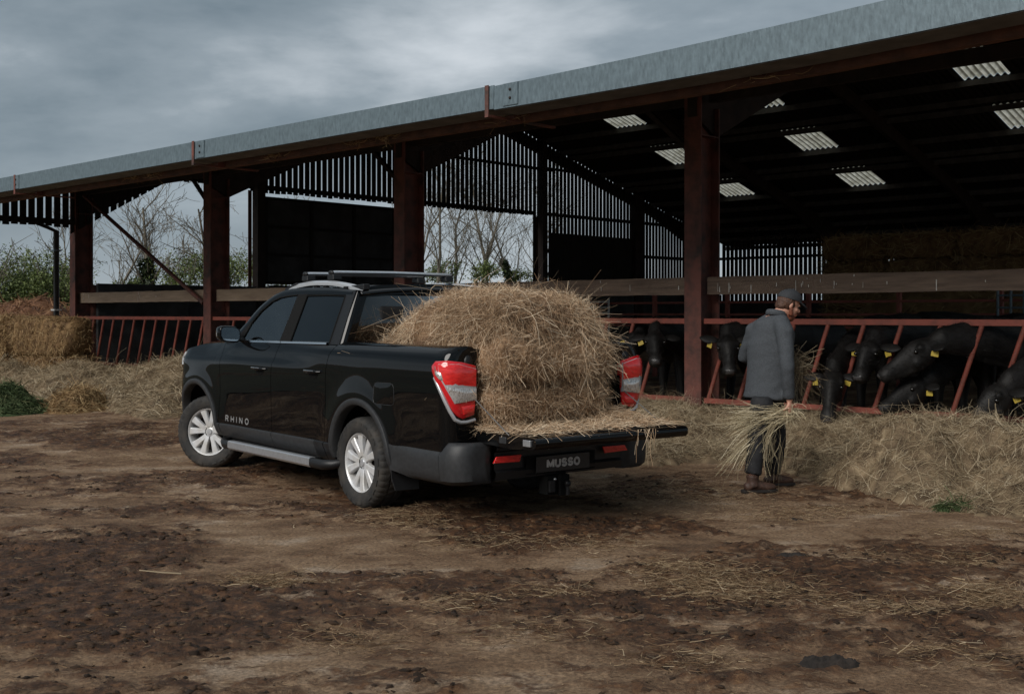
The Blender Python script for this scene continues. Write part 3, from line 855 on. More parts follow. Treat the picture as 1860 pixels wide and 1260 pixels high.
for sgn in (1, -1):
    # bed side, from the rear door seam round the rear corner
    xl, xr = (lambda z: -1.49), (lambda z: seamRD(z) - G)
    xa = sorted(set([round(v, 4) for v in list(np.linspace(-1.49, -1.335, 5)) + list(np.linspace(-1.335, -1.17, 12)) + list(np.linspace(-1.17, -.52, 12)) + [RA[0] + RA[2] * math.cos(a_) for a_ in np.linspace(math.pi, 0, 30)] + list(np.linspace(.385, .485, 5))]))
    us = [(x + 1.49) / (seamRD(.9) - G + 1.49) for x in xa]
    us[0], us[-1] = 0, 1
    def zbb(x): return max(.475 if x > 0 else .550, arch_z(x, *RA))
    def ztb(x): return 1.308 - .02 * float(sstep(-1.30, -1.47, x))
    bedside = panel('bed_side', xl, xr, zbb, ztb, us, 26, M['paint'], sgn)
    # rail cap of the bed
    P = []
    for L in list(np.linspace(.34, -1.17, 22)) + list(np.linspace(-1.19, -1.47, 14)):
        zc_ = ztb(L)
        p0 = surf(L, zc_ - .004, .0015, sgn); p1 = surf(L, zc_ + .004, -.012, sgn)
        xi = max(p1[0], -1.262) if L > -1.30 else max(p1[0] + .02, -1.262)
        P.append([p0, p1, (lerp(p1[0], xi, .6), sgn * max(.726, min(abs(p1[1]) - .03, .80)), zc_ + .006), (xi, sgn * .724, zc_ - .002), (xi, sgn * .722, 1.25)])
    tp('bed_rail', MB().grid(P), M['paint'], smooth=50)
    # doors
    fd = panel('front_door', lambda z: seamFD(z) + G, lambda z: seamFF(z) - G, lambda x: .478, lambda x: 1.278 if x < 2.25 else 1.278 - .02 * (x - 2.25) / .35, arr(30), 30, M['paint'], sgn)
    rd = panel('rear_door', lambda z: seamRD(z) + G, lambda z: seamFD(z) - G, lambda x: .478, lambda x: 1.285, arr(24), 30, M['paint'], sgn)
    # front wing
    xa = sorted(set([round(v, 4) for v in list(np.linspace(2.602, 2.70, 5)) + [FA[0] + FA[2] * math.cos(a_) for a_ in np.linspace(math.pi, 0, 30)] + list(np.linspace(3.60, 4.10, 12))]))
    us = [(x - xa[0]) / (xa[-1] - xa[0]) for x in xa]
    def ztw(x): return float(np.interp(x, [2.6, 2.9, 3.2, 3.45, 3.65, 3.85, 4.2], [1.262, 1.255, 1.235, 1.195, 1.15, 1.09, 1.05]))
    wing = panel('front_wing', lambda z: seamFF(z) + G, lambda z: 4.10, lambda x: max(.475 if x < 3.3 else .60, arch_z(x, *FA)), ztw, us, 24, M['paint'], sgn)
    # wheel arch trims
    for (cx_, cz_, r_), a0, a1, nm in ((RA, math.pi * 1.05, -.08, 'wheel_arch_trim'), (FA, math.pi * 1.02, -.05, 'wheel_arch_trim')):
        P = []
        for i in range(41):
            a_ = lerp(a0, a1, i / 40)
            row = []
            for rr_, of in ((r_ - .012, -.06), (r_ - .012, .010), (r_ - .004, .020), (r_ + .030, .022), (r_ + .043, .014), (r_ + .045, -.004)):
                x = cx_ + rr_ * math.cos(a_); z = cz_ + rr_ * math.sin(a_)
                row.append(surf(x, z, of, sgn))
            P.append(row)
        tp(nm, MB().grid(P), M['trim'], smooth=50)
    # lower cladding of the doors
    def clad(name, x0, x1, par, zl0, zl1, mt=M['trim']):
        P = []
        for i in range(17):
            x = lerp(x0, x1, i / 16); row = []
            for z, of in ((.482, -.01), (.482, .004), (.474, .016), (.455, .020), (lerp(zl0, zl1, i / 16) + .04, .018), (lerp(zl0, zl1, i / 16), .006), (lerp(zl0, zl1, i / 16), -.04)):
                row.append(surf(x, z, of, sgn))
            P.append(row)
        mb = MB().grid(P); mb.add(P[0], [tuple(range(7))]); mb.add(P[-1], [tuple(range(7))])
        return mb.build(name, mt, par, smooth=40)
    clad('door_cladding', 2.60, 1.512, fd, .355, .345)
    clad('door_cladding', 1.504, .70, rd, .345, .335)
    clad('sill_panel', .695, .515, rd, .33, .33, M['blackpl'])
    clad('sill_panel', .50, .375, truck, .33, .33, M['blackpl'])
    clad('sill_panel', 2.72, 2.61, truck, .36, .36)
    # chrome strips along the foot of the windows
    for a_, b_, par in ((2.34, 1.418, fd), (1.408, .545, rd)):
        P = []
        for i in range(13):
            x = lerp(a_, b_, i / 12)
            z0 = 1.276 + .012 * (2.34 - x) / 1.8
            y0 = yprof(x, 1.285) + .002
            P.append([(x, sgn * (y0 - .015), z0 - .001), (x, sgn * (y0 + .007), z0 + .002), (x, sgn * (y0 + .004), z0 + .018), (x, sgn * (y0 - .02), z0 + .022)])
        MB().grid(P).build('window_trim', M['chrome'], par, smooth=60)
    # door handles
    for x, z, par in ((1.72, 1.035, fd), (.70, 1.048, rd)):
        y0 = yprof(x, z)
        cup = MB().ball((x - .01, sgn * (y0 - .004), z - .012), (.085, .012, .040), 16, 10)
        h = cup.build('handle_recess', M['matt'], par, smooth=180)
        P = MB().tube([(x + .11, sgn * (y0 - .004), z + .014), (x + .09, sgn * (y0 + .030), z + .012), (x + .0, sgn * (y0 + .040), z + .010), (x - .09, sgn * (y0 + .032), z + .010), (x - .125, sgn * (y0 - .004), z + .010)], [(.012, .010), (.013, .013), (.013, .015), (.013, .014), (.012, .012)], 10)
        P.build('handle', M['paint'], par, smooth=80)
        MB().tube([(x + .085, sgn * (y0 + .041), z + .021), (x, sgn * (y0 + .049), z + .020), (x - .088, sgn * (y0 + .043), z + .020)], .0045, 6).build('handle_trim', M['chrome'], par, smooth=60)
    # side step
    st = tp('side_step', MB().box(.62, 2.22, sgn * .925, sgn * 1.045, .315, .345), M['blackpl'], bevel=.006)
    P = []
    for i in range(2):
        x = (.60, 2.22)[i]
        P.append([(x, sgn * 1.00, .349), (x, sgn * 1.046, .349), (x, sgn * 1.058, .340), (x, sgn * 1.060, .285), (x, sgn * 1.045, .268), (x, sgn * 1.0, .265), (x, sgn * 1.0, .349)])
    mb = MB().grid(P); mb.add(P[0][:6], [tuple(range(6))]); mb.add(P[1][:6], [tuple(range(6))])
    mb.build('step_edge', M['alu'], st, smooth=35)
    ribs = MB()
    for i in range(46):
        x = .70 + i * .032
        ribs.box(x, x + .012, sgn * .94, sgn * .995, .3445, .351)
    ribs.build('tread_rib', M['blackpl'], st)
    for xa_, xb_, xc_ in ((2.225, 2.36, 2.47), (.595, .44, .32)):
        MB().tube([(xa_, sgn * 1.03, .307), (xb_, sgn * 1.025, .305), (xc_, sgn * .985, .315), (xc_ + (.04 if xc_ > 1 else -.03), sgn * .90, .33)], [(.032, .042), (.034, .042), (.034, .038), (.03, .03)], 12).build('step_end_cap', M['blackpl'], st, smooth=60)
    for x in (.9, 1.4, 1.95): MB().beam((x, sgn * .55, .42), (x, sgn * 1.0, .30), .05, .03).build('step_bracket', M['matt'], st)
    # greenhouse side
    KS = .40
    def gy(z, off=0.0): return sgn * (.905 - (z - 1.285) * KS + off - .06 * max(0, z - 1.285) * (1.72 - z))
    def gp(x, z, off=0.0): return (x, gy(z, off), z)
    roofline = [(2.62, 1.262), (2.36, 1.400), (2.248, 1.518), (2.143, 1.606), (2.022, 1.675), (1.89, 1.728), (1.75, 1.759), (1.597, 1.776), (1.28, 1.782), (.868, 1.772), (.62, 1.758), (.40, 1.742)]
    def rl(x): return float(np.interp(-x, [-p[0] for p in roofline], [p[1] for p in roofline]))
    top_w = [(2.40, 1.285), (2.215, 1.430), (2.06, 1.575), (1.90, 1.664), (1.76, 1.700), (1.60, 1.715), (1.40, 1.720), (1.24, 1.720), (.88, 1.718), (.535, 1.706)]
    def tl_(x): return float(np.interp(-x, [-p[0] for p in top_w], [p[1] for p in top_w]))
    # roof side rail: from window tops up to the roofline
    xs_ = [2.60, 2.5, 2.40, 2.30, 2.215, 2.14, 2.06, 1.98, 1.90, 1.82, 1.76, 1.68, 1.60, 1.5, 1.40, 1.24, 1.05, .88, .7, .535, .44]
    P = []
    for x in xs_:
        zb_ = tl_(x) - .0 if x < 2.40 else 1.262
        zt_ = max(rl(x), zb_ + .003)
        P.append([gp(x, zb_, -.028), gp(x, zb_, .004), gp(x, lerp(zb_, zt_, .5), .010), gp(x, zt_, -.004)])
    tp('roof_side_rail', MB().grid(P), M['paint'], smooth=50)
    def plate_(name, poly, mt, off=0.0, th=.012, par=None):
        n_ = len(poly)
        a_ = [gp(x, z, off) for x, z in poly]; b_ = [gp(x, z, off - th) for x, z in poly]
        mb = MB().add(a_ + b_, [tuple(range(n_)), tuple(range(2 * n_ - 1, n_ - 1, -1))] + [(i, (i + 1) % n_, n_ + (i + 1) % n_, n_ + i) for i in range(n_)])
        return mb.build(name, mt, par or truck)
    plate_('window_frame', [(1.452, 1.290), (1.305, 1.290), (1.295, 1.722), (1.42, 1.722)], M['matt'], .004, .03)       # middle pillar
    plate_('window_frame', [(1.310, 1.290), (1.245, 1.290), (1.235, 1.722), (1.300, 1.722)], M['matt'], .006, .03)
    plate_('rear_pillar', [(.545, 1.290), (.37, 1.290), (.40, 1.745), (.545, 1.722)], M['blackpl'], .003, .03)
    plate_('window_frame', [(2.235, 1.285), (2.35, 1.285), (2.31, 1.36), (2.19, 1.47), (2.165, 1.46)], M['matt'], .006, .03) # mirror corner
    fw = [(2.24, 1.288), (2.17, 1.46), (2.06, 1.572), (1.90, 1.660), (1.76, 1.697), (1.60, 1.712), (1.42, 1.718), (1.452, 1.290)]
    plate_('front_side_window', fw, M['glass_f'], -.004, .004, fd)
    plate_('rear_side_window', [(1.245, 1.292), (1.235, 1.712), (.880, 1.711), (.548, 1.700), (.538, 1.292)], M['glass_r'], -.004, .004, rd)
    # window rubber line
    for pts_ in ([(2.17, 1.46), (2.06, 1.570), (1.90, 1.658), (1.76, 1.695), (1.60, 1.710), (1.42, 1.716)], [(1.235, 1.708), (.880, 1.708), (.545, 1.697), (.535, 1.30)]):
        MB().tube([gp(x, z, .004) for x, z in pts_], .007, 6).build('window_seal', M['matt'], truck)
    # door mirror
    mr = tp('door_mirror', MB().tube([(2.235, sgn * .88, 1.30), (2.235, sgn * .97, 1.30), (2.23, sgn * 1.02, 1.33)], [(.035, .022), (.032, .02), (.03, .02)], 10), M['blackpl'], smooth=60)
    hp = []
    for i, (dx_, sc_) in enumerate(((-.055, .93), (-.045, 1.0), (.0, 1.0), (.05, .92), (.09, .7), (.105, .35))):
        ring = []
        for k in range(24):
            a_ = 2 * math.pi * k / 24
            ca, sa = math.cos(a_), math.sin(a_)
            ring.append((2.22 + dx_, sgn * (1.055 + .108 * sc_ * math.copysign(abs(ca) ** .6, ca)), 1.355 + .078 * sc_ * math.copysign(abs(sa) ** .65, sa) + .012 * ca * sc_))
        hp.append(ring + [ring[0]])
    mb = MB().grid(hp); mb.add(hp[-1][:24], [tuple(range(24))]); mb.add(hp[0][:24], [tuple(range(24))])
    mb.build('mirror_housing', M['paint'], mr, smooth=50)
    gl = [(2.158, p[1] if True else 0, p[2]) for p in [(0, sgn * (1.055 + .092 * math.copysign(abs(math.cos(2 * math.pi * k / 24)) ** .6, math.cos(2 * math.pi * k / 24))), 1.355 + .064 * math.copysign(abs(math.sin(2 * math.pi * k / 24)) ** .65, math.sin(2 * math.pi * k / 24)) + .012 * math.cos(2 * math.pi * k / 24)) for k in range(24)]]
    MB().add(gl, [tuple(range(24))]).build('mirror_glass', M['mirror'], mr)
    MB().beam((2.235, sgn * 1.158, 1.352), (2.285, sgn * 1.135, 1.345), .012, .03).build('indicator', M['clear_lens'], mr)
    # roof rail
    P = []
    for i, x in enumerate(np.linspace(1.74, .36, 25)):
        h = .052 * math.sin(math.pi * min(1, max(0, i / 24))) ** .55
        yb = sgn * .655
        z0 = rl(x) + .004
        wv = .034
        P.append([(x, yb - sgn * wv, z0 + h - .022), (x, yb - sgn * wv * .7, z0 + h + .004), (x, yb + sgn * wv * .3, z0 + h + .008), (x, yb + sgn * wv, z0 + h - .010), (x, yb + sgn * wv, z0 + h - .034), (x, yb, z0 + h - .04), (x, yb - sgn * wv, z0 + h - .022)])
    rr_ = tp('roof_rail', MB().grid(P), M['silver'], smooth=50)
    for x0, x1 in ((1.78, 1.55), (.58, .34)):
        MB().beam((x0, sgn * .655, rl(x0) + .004), (x1, sgn * .655, rl(x1) + .03), .062, .05).build('rail_foot', M['blackpl'], rr_, bevel=.008)
    for x in (1.15, .98, .62):
        MB().box(x - .03, x + .03, sgn * .67, sgn * .705, rl(x) - .006, rl(x) + .022).build('rail_clip', M['matt'], rr_, bevel=.004)
    # mud flap
    tp('mud_flap', MB().prism([(-.50, sgn * .70, .52), (-.50, sgn * .955, .52), (-.515, sgn * .955, .30), (-.55, sgn * .94, .20), (-.55, sgn * .72, .195)], (-.012, 0, -.0)), M['blackpl'], bevel=.004)
    tp('mud_flap', MB().prism([(2.62, sgn * .74, .46), (2.62, sgn * .93, .46), (2.60, sgn * .93, .23), (2.60, sgn * .74, .23)], (-.012, 0, 0)), M['blackpl'], bevel=.004)
    # bumper corner
    def bsurf(L, z, off=0.0):
        xs0, r0 = -1.245, .155
        y0 = float(np.interp(z, [.30, .36, .45, .54, .56, .66], [.915, .952, .964, .962, .955, .925])) + off
        if L >= xs0: return (L, sgn * (yprof(L, max(z, .45)) * float(sstep(-.9, -.5, L)) + y0 * (1 - float(sstep(-.9, -.5, L)))), z)
        a_ = (xs0 - L) / r0
        if a_ < math.pi / 2: return (xs0 - (r0 + off) * math.sin(a_), sgn * (y0 - r0 + r0 * math.cos(a_)), z)
        return (xs0 - r0 - off, sgn * (y0 - r0 - (L * -1 + xs0 - r0 * math.pi / 2)), z)
    def bump(name, L0, L1, n_, ztf, zbf, mt):
        P = []
        for i in range(n_ + 1):
            L = lerp(L0, L1, i / n_); zt_, zb_ = ztf(L), zbf(L)
            P.append([bsurf(L, zt_, -.05), bsurf(L, zt_, -.006), bsurf(L, zt_ - .012, .004)] + [bsurf(L, lerp(zt_ - .03, zb_ + .03, q), .010) for q in (0, .25, .5, .75, 1)] + [bsurf(L, zb_, -.012), bsurf(L, zb_, -.06)])
        mb = MB().grid(P)
        mb.add(P[0], [tuple(range(len(P[0])))]); mb.add(P[-1], [tuple(range(len(P[-1])))])
        return tp(name, mb, mt, smooth=40)
    bump('bumper_side', -.515, -1.188, 18, lambda L: .556, lambda L: .36 - .04 * float(sstep(-.5, -.8, L)), M['trim'])
    bump('bumper_corner', -1.192, -1.60, 20, lambda L: .556 + .070 * float(sstep(-1.192, -1.26, L)), lambda L: .32 + .01 * float(sstep(-1.2, -1.5, L)), M['trim'])
    # tail lamp, wrapped round the corner
    lamp_out = [(-1.12, 1.175), (-1.16, 1.207), (-1.26, 1.212), (-1.36, 1.20), (-1.485, 1.172), (-1.492, 1.14), (-1.488, .97), (-1.465, .82), (-1.36, .795), (-1.325, .812), (-1.29, .855), (-1.215, 1.025), (-1.165, 1.08), (-1.125, 1.14)]
    def lam(name, poly, mt, o0, o1, par=None, inset=.94):
        n_ = len(poly); ce = (sum(p[0] for p in poly) / n_, sum(p[1] for p in poly) / n_)
        # densify so the lens follows the corner
        dense = []
        for i in range(n_):
            a_, b_ = poly[i], poly[(i + 1) % n_]
            k_ = max(1, int(math.hypot(a_[0] - b_[0], a_[1] - b_[1]) / .035))
            for j in range(k_): dense.append((lerp(a_[0], b_[0], j / k_), lerp(a_[1], b_[1], j / k_)))
        n_ = len(dense); rings = []
        for sc_, of in ((1.0, o0), (1.0, o1 - .008), (inset, o1), (.75, o1 + .003), (.5, o1 + .005), (.25, o1 + .006)):
            rg_ = [surf(ce[0] + (p[0] - ce[0]) * sc_, ce[1] + (p[1] - ce[1]) * sc_, of, sgn) for p in dense]
            rings.append(rg_ + [rg_[0]])
        mb = MB().grid(rings); mb.add(rings[-1][:n_] , [tuple(range(n_))])
        return mb.build(name, mt, par or truck, smooth=45)
    tlm = lam('tail_light', lamp_out, M['redlow'], -.03, .024)
    lam('lens_frame', [(-1.20, 1.190), (-1.33, 1.190), (-1.486, 1.152), (-1.486, .925), (-1.302, .902), (-1.244, 1.035), (-1.212, 1.10)], M['silver'], .01, .0305, tlm, .97)
    lam('stop_lens', [(-1.204, 1.187), (-1.328, 1.187), (-1.482, 1.149), (-1.482, 1.022), (-1.252, 1.040), (-1.217, 1.11)], M['red_lens'], .015, .036, tlm, .97)
    lam('indicator_lens', [(-1.255, 1.030), (-1.482, 1.012), (-1.481, .931), (-1.307, .908)], M['clear_lens'], .015, .036, tlm, .97)
    lam('lens_notch', [(-1.182, 1.172), (-1.19, 1.140), (-1.232, 1.130), (-1.245, 1.075), (-1.222, 1.075), (-1.19, 1.115)], M['clear_lens'], .015, .039, tlm)
    lam('reflector', [(-1.345, .885), (-1.47, .895), (-1.455, .838), (-1.365, .825)], M['red_lens'], .01, .032, tlm)
    tp('lamp_surround', MB().tube([surf(L, z, .006, sgn) for L, z in [(-1.148, 1.09), (-1.20, 1.015), (-1.24, .93), (-1.275, .85), (-1.305, .792), (-1.345, .770), (-1.40, .768), (-1.475, .782)]], [(.014, .016)] * 8, 8), M['silver'], smooth=60)
    # fuel flap line on the left
    if sgn > 0:
        cor = [(-.30, .985), (-.315, 1.008), (-.345, 1.015), (-.53, 1.018), (-.568, 1.010), (-.582, .985), (-.582, .885), (-.570, .860), (-.54, .850), (-.35, .850), (-.315, .858), (-.30, .885)]
        ff = tp('fuel_flap', MB().tube([surf(L, z, .0005, 1) for L, z in cor + [cor[0]]], .0024, 6, cap=False), M['trim'])
        lam('flap_panel', [(c[0] * .99 - .004, c[1]) for c in cor], M['paint'], -.01, .002, ff, .99)

# number plate, lower centre of the bumper
tp('bumper_centre', MB().prism([(-1.395, 0, .625), (-1.26, 0, .645), (-1.26, 0, .345), (-1.36, 0, .33), (-1.40, 0, .36)], (0, 0, 0)) if False else MB().grid([[(-1.27, y, .648), (-1.385 - .01 * math.cos(y * 1.6), y, .640), (-1.41, y, .615), (-1.415, y, .56), (-1.385, y, .545), (-1.382, y, .42), (-1.405, y, .40), (-1.395, y, .345), (-1.25, y, .335)] for y in np.linspace(-.62, .62, 21)]), M['blackpl'], smooth=35)
for sgn in (1, -1):
    rf = tp('bumper_reflector', MB().prism([(-1.418, sgn * .66, .475), (-1.418, sgn * .63, .520), (-1.418, sgn * .40, .522), (-1.418, sgn * .42, .470)], (-.012, 0, 0)), M['red_lens'], bevel=.003)
    tp('parking_sensor', MB().ball((-1.408, sgn * .60, .575), (.012, .014, .014), 10, 6), M['blackpl'], smooth=180)
pl = tp('number_plate', MB().box(-1.428, -1.418, -.262, .262, .372, .492), M['plate'], bevel=.003)
MB().grid([[(-1.40, y, z) for z in (.50, .36)] for y in (-.34, .34)]).build('plate_recess', M['matt'], pl)
def arc(cx_, cy_, rx, ry, a0, a1, n_=9):
    return [(cx_ + rx * math.cos(R(lerp(a0, a1, k / n_))), cy_ + ry * math.sin(R(lerp(a0, a1, k / n_)))) for k in range(n_ + 1)]
GLYPH = {   # strokes in a box one unit high, with the letter's width
    'M': (1.02, [[(.0, 0), (.0, 1)], [(.0, 1), (.51, .12)], [(.51, .12), (1.02, 1)], [(1.02, 1), (1.02, 0)]]),
    'U': (.78, [[(0, 1), (0, .38)] + arc(.39, .38, .39, .38, 180, 360) + [(.78, 1)]]),
    'S': (.70, [arc(.36, .74, .33, .26, 25, 255) + [(.36, .5)] + arc(.35, .26, .35, .26, 80, -155)]),
    'O': (.84, [arc(.42, .5, .42, .5, 0, 360, 20)]),
    'R': (.72, [[(0, 0), (0, 1)], [(0, 1), (.40, 1)] + arc(.42, .75, .27, .25, 90, -90) + [(0, .5)], [(.36, .5), (.72, 0)]]),
    'H': (.74, [[(0, 0), (0, 1)], [(.74, 0), (.74, 1)], [(0, .5), (.74, .5)]]),
    'I': (.0, [[(0, 0), (0, 1)]]),
    'N': (.76, [[(0, 0), (0, 1)], [(0, 1), (.76, 0)], [(.76, 0), (.76, 1)]])}
def text(name, body, h, width, basis, loc, mt, par, stroke=.2, gap=.3):
    """block letters cut from sheet, each letter a part; basis: reading direction, up, facing."""
    bx, by, bz = [Vector(b) for b in basis]; lo = Vector(loc)
    tot = sum(GLYPH[c][0] for c in body) + (gap + stroke) * (len(body) - 1) + stroke
    hh = h * (1 - stroke); x = stroke / 2; sx = width / tot
    for c in body:
        w, strokes = GLYPH[c]
        mb = MB()
        for st_ in strokes:
            P = [lo + bx * ((x + px_ - tot / 2) * sx) + by * ((py_ - .5) * hh) for px_, py_ in st_]
            for a_, b_ in zip(P[:-1], P[1:]):
                t_ = (b_ - a_).normalized() * (stroke * h * .18)
                mb.beam(a_ - t_, b_ + t_, stroke * h, .0016, up=bz)
        mb.build(name, mt, par, fix=False)
        x += w + gap + stroke
text('letter', 'MUSSO', .066, .325, [(0, -1, 0), (0, 0, 1), (-1, 0, 0)], (-1.4292, 0, .434), M['letter'], pl, stroke=.27, gap=.14)
fdoor = [o for o in sc.objects if o.name.startswith('front_door')][0]
text('letter', 'RHINO', .062, .52, [(-1, 0, 0), (0, -.02, 1), (0, 1, 0)], (2.245, yprof(2.245, .537) + .003, .537), M['decal'], fdoor, stroke=.20, gap=.62)

# tow hitch
th = tp('tow_hitch', MB().box(-1.40, -1.10, -.05, .05, .30, .37).box(-1.43, -1.33, -.06, .16, .20, .34).box(-1.46, -1.43, -.02, .06, .19, .35), M['matt'], bevel=.006)
MB().ball((-1.50, .02, .285), .026, 14, 10).tube([(-1.50, .02, .20), (-1.50, .02, .27)], .016, 10).build('tow_ball', M['blackpl'], th, smooth=60)
MB().box(-1.455, -1.43, .10, .155, .22, .31).build('socket', M['blackpl'], th, bevel=.006)
MB().ball((-1.437, -.04, .235), .013, 10, 6).build('bolt', M['alu'], th, smooth=180)
MB().ball((-1.437, .09, .315), .012, 10, 6).build('bolt', M['alu'], th, smooth=180)

# tailgate lying flat
tg = tp('tailgate', MB().grid([[(x, y, z) for (x, z) in ((-1.315, .705), (-1.97, .705), (-1.992, .700), (-2.005, .684), (-2.005, .652), (-1.985, .628), (-1.75, .612), (-1.42, .622), (-1.33, .642), (-1.315, .705))] for y in np.linspace(-.735, .735, 9)]), M['paint'], smooth=40)
for y in (-.735, .735):
    MB().add([(x, y, z) for (x, z) in ((-1.315, .705), (-1.97, .705), (-1.992, .700), (-2.005, .684), (-2.005, .652), (-1.985, .628), (-1.75, .612), (-1.42, .622), (-1.33, .642))], [tuple(range(9))]).build('side_cheek', M['paint'], tg)
MB().box(-1.93, -1.36, -.66, .66, .7055, .712).build('inner_panel', M['matt'], tg, bevel=.003)
for y in np.linspace(-.56, .56, 8): MB().box(-1.90, -1.39, y - .025, y + .025, .712, .718).build('panel_rib', M['matt'], tg, bevel=.003)
for y in (-.738, .738): MB().box(-1.96, -1.88, y - .012, y + .012, .645, .69).build('latch', M['alu'], tg, bevel=.004)
MB().box(-1.68, -1.60, .727, .742, .640, .69).build('side_stop', M['trim'], tg, bevel=.008)
for sgn in (1, -1):
    tp('tailgate_cable', MB().tube([(-1.275, sgn * .735, .95), (-1.72, sgn * .742, .705)], .0045, 6), M['soffit'])
    tp('tailgate_latch_pin', MB().tube([(-1.285, sgn * .70, 1.13), (-1.31, sgn * .70, 1.13)], .014, 8), M['chrome'])
# bed
bed = tp('cargo_bed', MB().box(-1.27, .34, -.72, .72, .70, .735), M['matt'])
for sgn in (1, -1):
    MB().box(-1.26, .34, sgn * .72, sgn * .745, .735, 1.30).build('bed_wall', M['blackpl'], bed)
    MB().box(-.42, .33, sgn * .52, sgn * .72, .735, .93).build('wheel_box', M['blackpl'], bed, bevel=.03)
    MB().box(-1.275, -1.255, sgn * .72, sgn * .86, .64, 1.29).build('end_pillar', M['paint'], bed)
    MB().ball((-1.278, sgn * .775, 1.20), (.02, .04, .05), 10, 8).build('pillar_latch', M['blackpl'], bed, smooth=180)
MB().box(.32, .345, -.72, .72, .735, 1.30).build('front_board', M['blackpl'], bed)
# hidden inner structure that closes the body
inn = tp('underbody', MB().box(-1.15, 3.75, -.55, .55, .30, .68).box(.55, 2.62, -.90, .90, .335, .50).box(.55, 2.62, -.915, .915, .50, 1.20).box(-1.1, .42, -.93, .93, .86, .90)
          .box(-1.15, -.60, -.90, .90, .36, .68).box(.42, .56, -.90, .90, .34, 1.28).box(2.62, 2.70, -.90, .90, .35, 1.22).box(2.70, 3.70, -.62, .62, .60, 1.12).box(3.70, 3.86, -.72, .72, .30, 1.0), M['matt'])
tp('exhaust', MB().tube([(-.4, -.55, .36), (-1.05, -.55, .33)], .04, 10), M['dark_steel'], smooth=60)
tp('rear_axle', MB().tube([(0, -.8, .36), (0, .8, .36)], .05, 10).ball((0, 0, .36), .14, 12, 8), M['matt'], smooth=60)
# roof
P = []
for x in np.linspace(2.0, .40, 28):
    z0 = float(np.interp(-x, [-2.02, -1.89, -1.75, -1.597, -1.28, -.868, -.62, -.40], [1.675, 1.728, 1.759, 1.776, 1.782, 1.772, 1.758, 1.742]))
    y0 = .905 - (z0 - 1.285) * .40 - .004
    P.append([(x, y, z0 + .042 * (1 - (abs(y) / y0) ** 2.2)) for y in np.linspace(y0, -y0, 21)])
roof = tp('roof', MB().grid(P), M['paint'], smooth=60)
P2 = [P[-1], [(p[0] - .075, p[1] * .985, p[2] - .012) for p in P[-1]], [(p[0] - .09, p[1] * .985, p[2] - .035) for p in P[-1]], [(p[0] - .03, p[1] * .98, p[2] - .05) for p in P[-1]]]
MB().grid(P2).build('rear_spoiler', M['paint'], roof, smooth=50)
# windscreen and rear window
P = [[lerp(2.60, 2.0, u) + .12 * (1 - (2 * v - 1) ** 2) * (1 - .4 * u) for v in (0,)] for u in (0, 1)]
g = []
for i in range(9):
    u = i / 8; row = []
    for j in range(15):
        v = j / 14 * 2 - 1
        z = lerp(1.262, 1.685, u); hw = .905 - (z - 1.285) * .40 - .02
        row.append((lerp(2.58, 1.99, u) + .16 * (1 - v * v) * (1 - .6 * u), v * hw, z + .03 * (1 - v * v) * u))
    g.append(row)
tp('windscreen', MB().grid(g), M['glass_f'], smooth=180)
def rwp(y, z): return (.385 + (z - 1.285) * .20 - .05 * (1 - (y / .80) ** 2) * .8, y, z)
def hwid(z): return .905 - (z - 1.285) * .40 - .035
# rear corners of the cab
for sgn in (1, -1):
    P = []
    for i in range(10):
        z = lerp(1.27, 1.745, i / 9); row = []
        y0 = .905 - (z - 1.285) * .40 + .003
        xr_ = .385 + (z - 1.285) * .12
        for k in range(9):
            a_ = k / 8 * math.pi / 2
            row.append((xr_ - .055 * math.sin(a_), sgn * (y0 - .055 * (1 - math.cos(a_))), z))
        row.append((xr_ - .055 + .004, sgn * (y0 - .15), z))
        P.append(row)
    tp('cab_corner', MB().grid(P), M['paint'], smooth=60)
P = []
for i in range(8):
    z = lerp(1.30, 1.70, i / 7); hw = .905 - (z - 1.285) * .40 - .10
    P.append([(.385 + (z - 1.285) * .12 - .052 - .02 * (1 - (v / 8 - 1) ** 2), (v / 8 - 1) * hw, z) for v in range(17)])
rw = tp('rear_window', MB().grid(P), M['glass_r'], smooth=180)
hw0, hw1 = .905 - .10, .905 - .42 * .4 - .09
for z0, z1 in ((1.24, 1.325), (1.685, 1.775)):
    P = []
    for k in range(17):
        v = k / 8 - 1
        row = []
        for z in (z0, z1):
            hw = .905 - (z - 1.285) * .40 - .06
            row.append((.385 + (z - 1.285) * .12 - .058 - .02 * (1 - v * v), v * hw, z + (.03 * (1 - v * v) if z1 > 1.5 else 0)))
        P.append(row)
    MB().grid(P).build('window_frame', M['paint'], rw, smooth=60)
MB().box(.35, .42, -.36, -.10, 1.55, 1.60).build('cab_label', M['silver'], rw)
# seats, wheel, dash seen through the glass
ins = tp('cabin', MB().box(2.15, 2.60, -.80, .80, 1.05, 1.26), M['seat'], bevel=.05)
for x in (1.45, .75):
    for y in (.40, -.40):
        st = MB().box(x - .22, x + .30, y - .27, y + .27, 1.19, 1.22).build('seat', M['seat'], ins, bevel=.02)
        MB().prism([(x - .14, y - .24, 1.15), (x - .30, y - .22, 1.46), (x - .36, y - .22, 1.46), (x - .30, y - .24, 1.15)], (0, .46, 0)).build('backrest', M['seat'], st, bevel=.04)
        MB().box(x - .41, x - .31, y - .13, y + .13, 1.475, 1.62).build('headrest', M['seat'], st, bevel=.04)
MB().tube([(2.02 + .04 * math.sin(a_), -.38 + .18 * math.cos(a_), 1.26 + .17 * math.sin(a_)) for a_ in np.linspace(0, 2 * math.pi, 25)], .014, 8, cap=False).build('steering_wheel', M['matt'], ins, smooth=60)
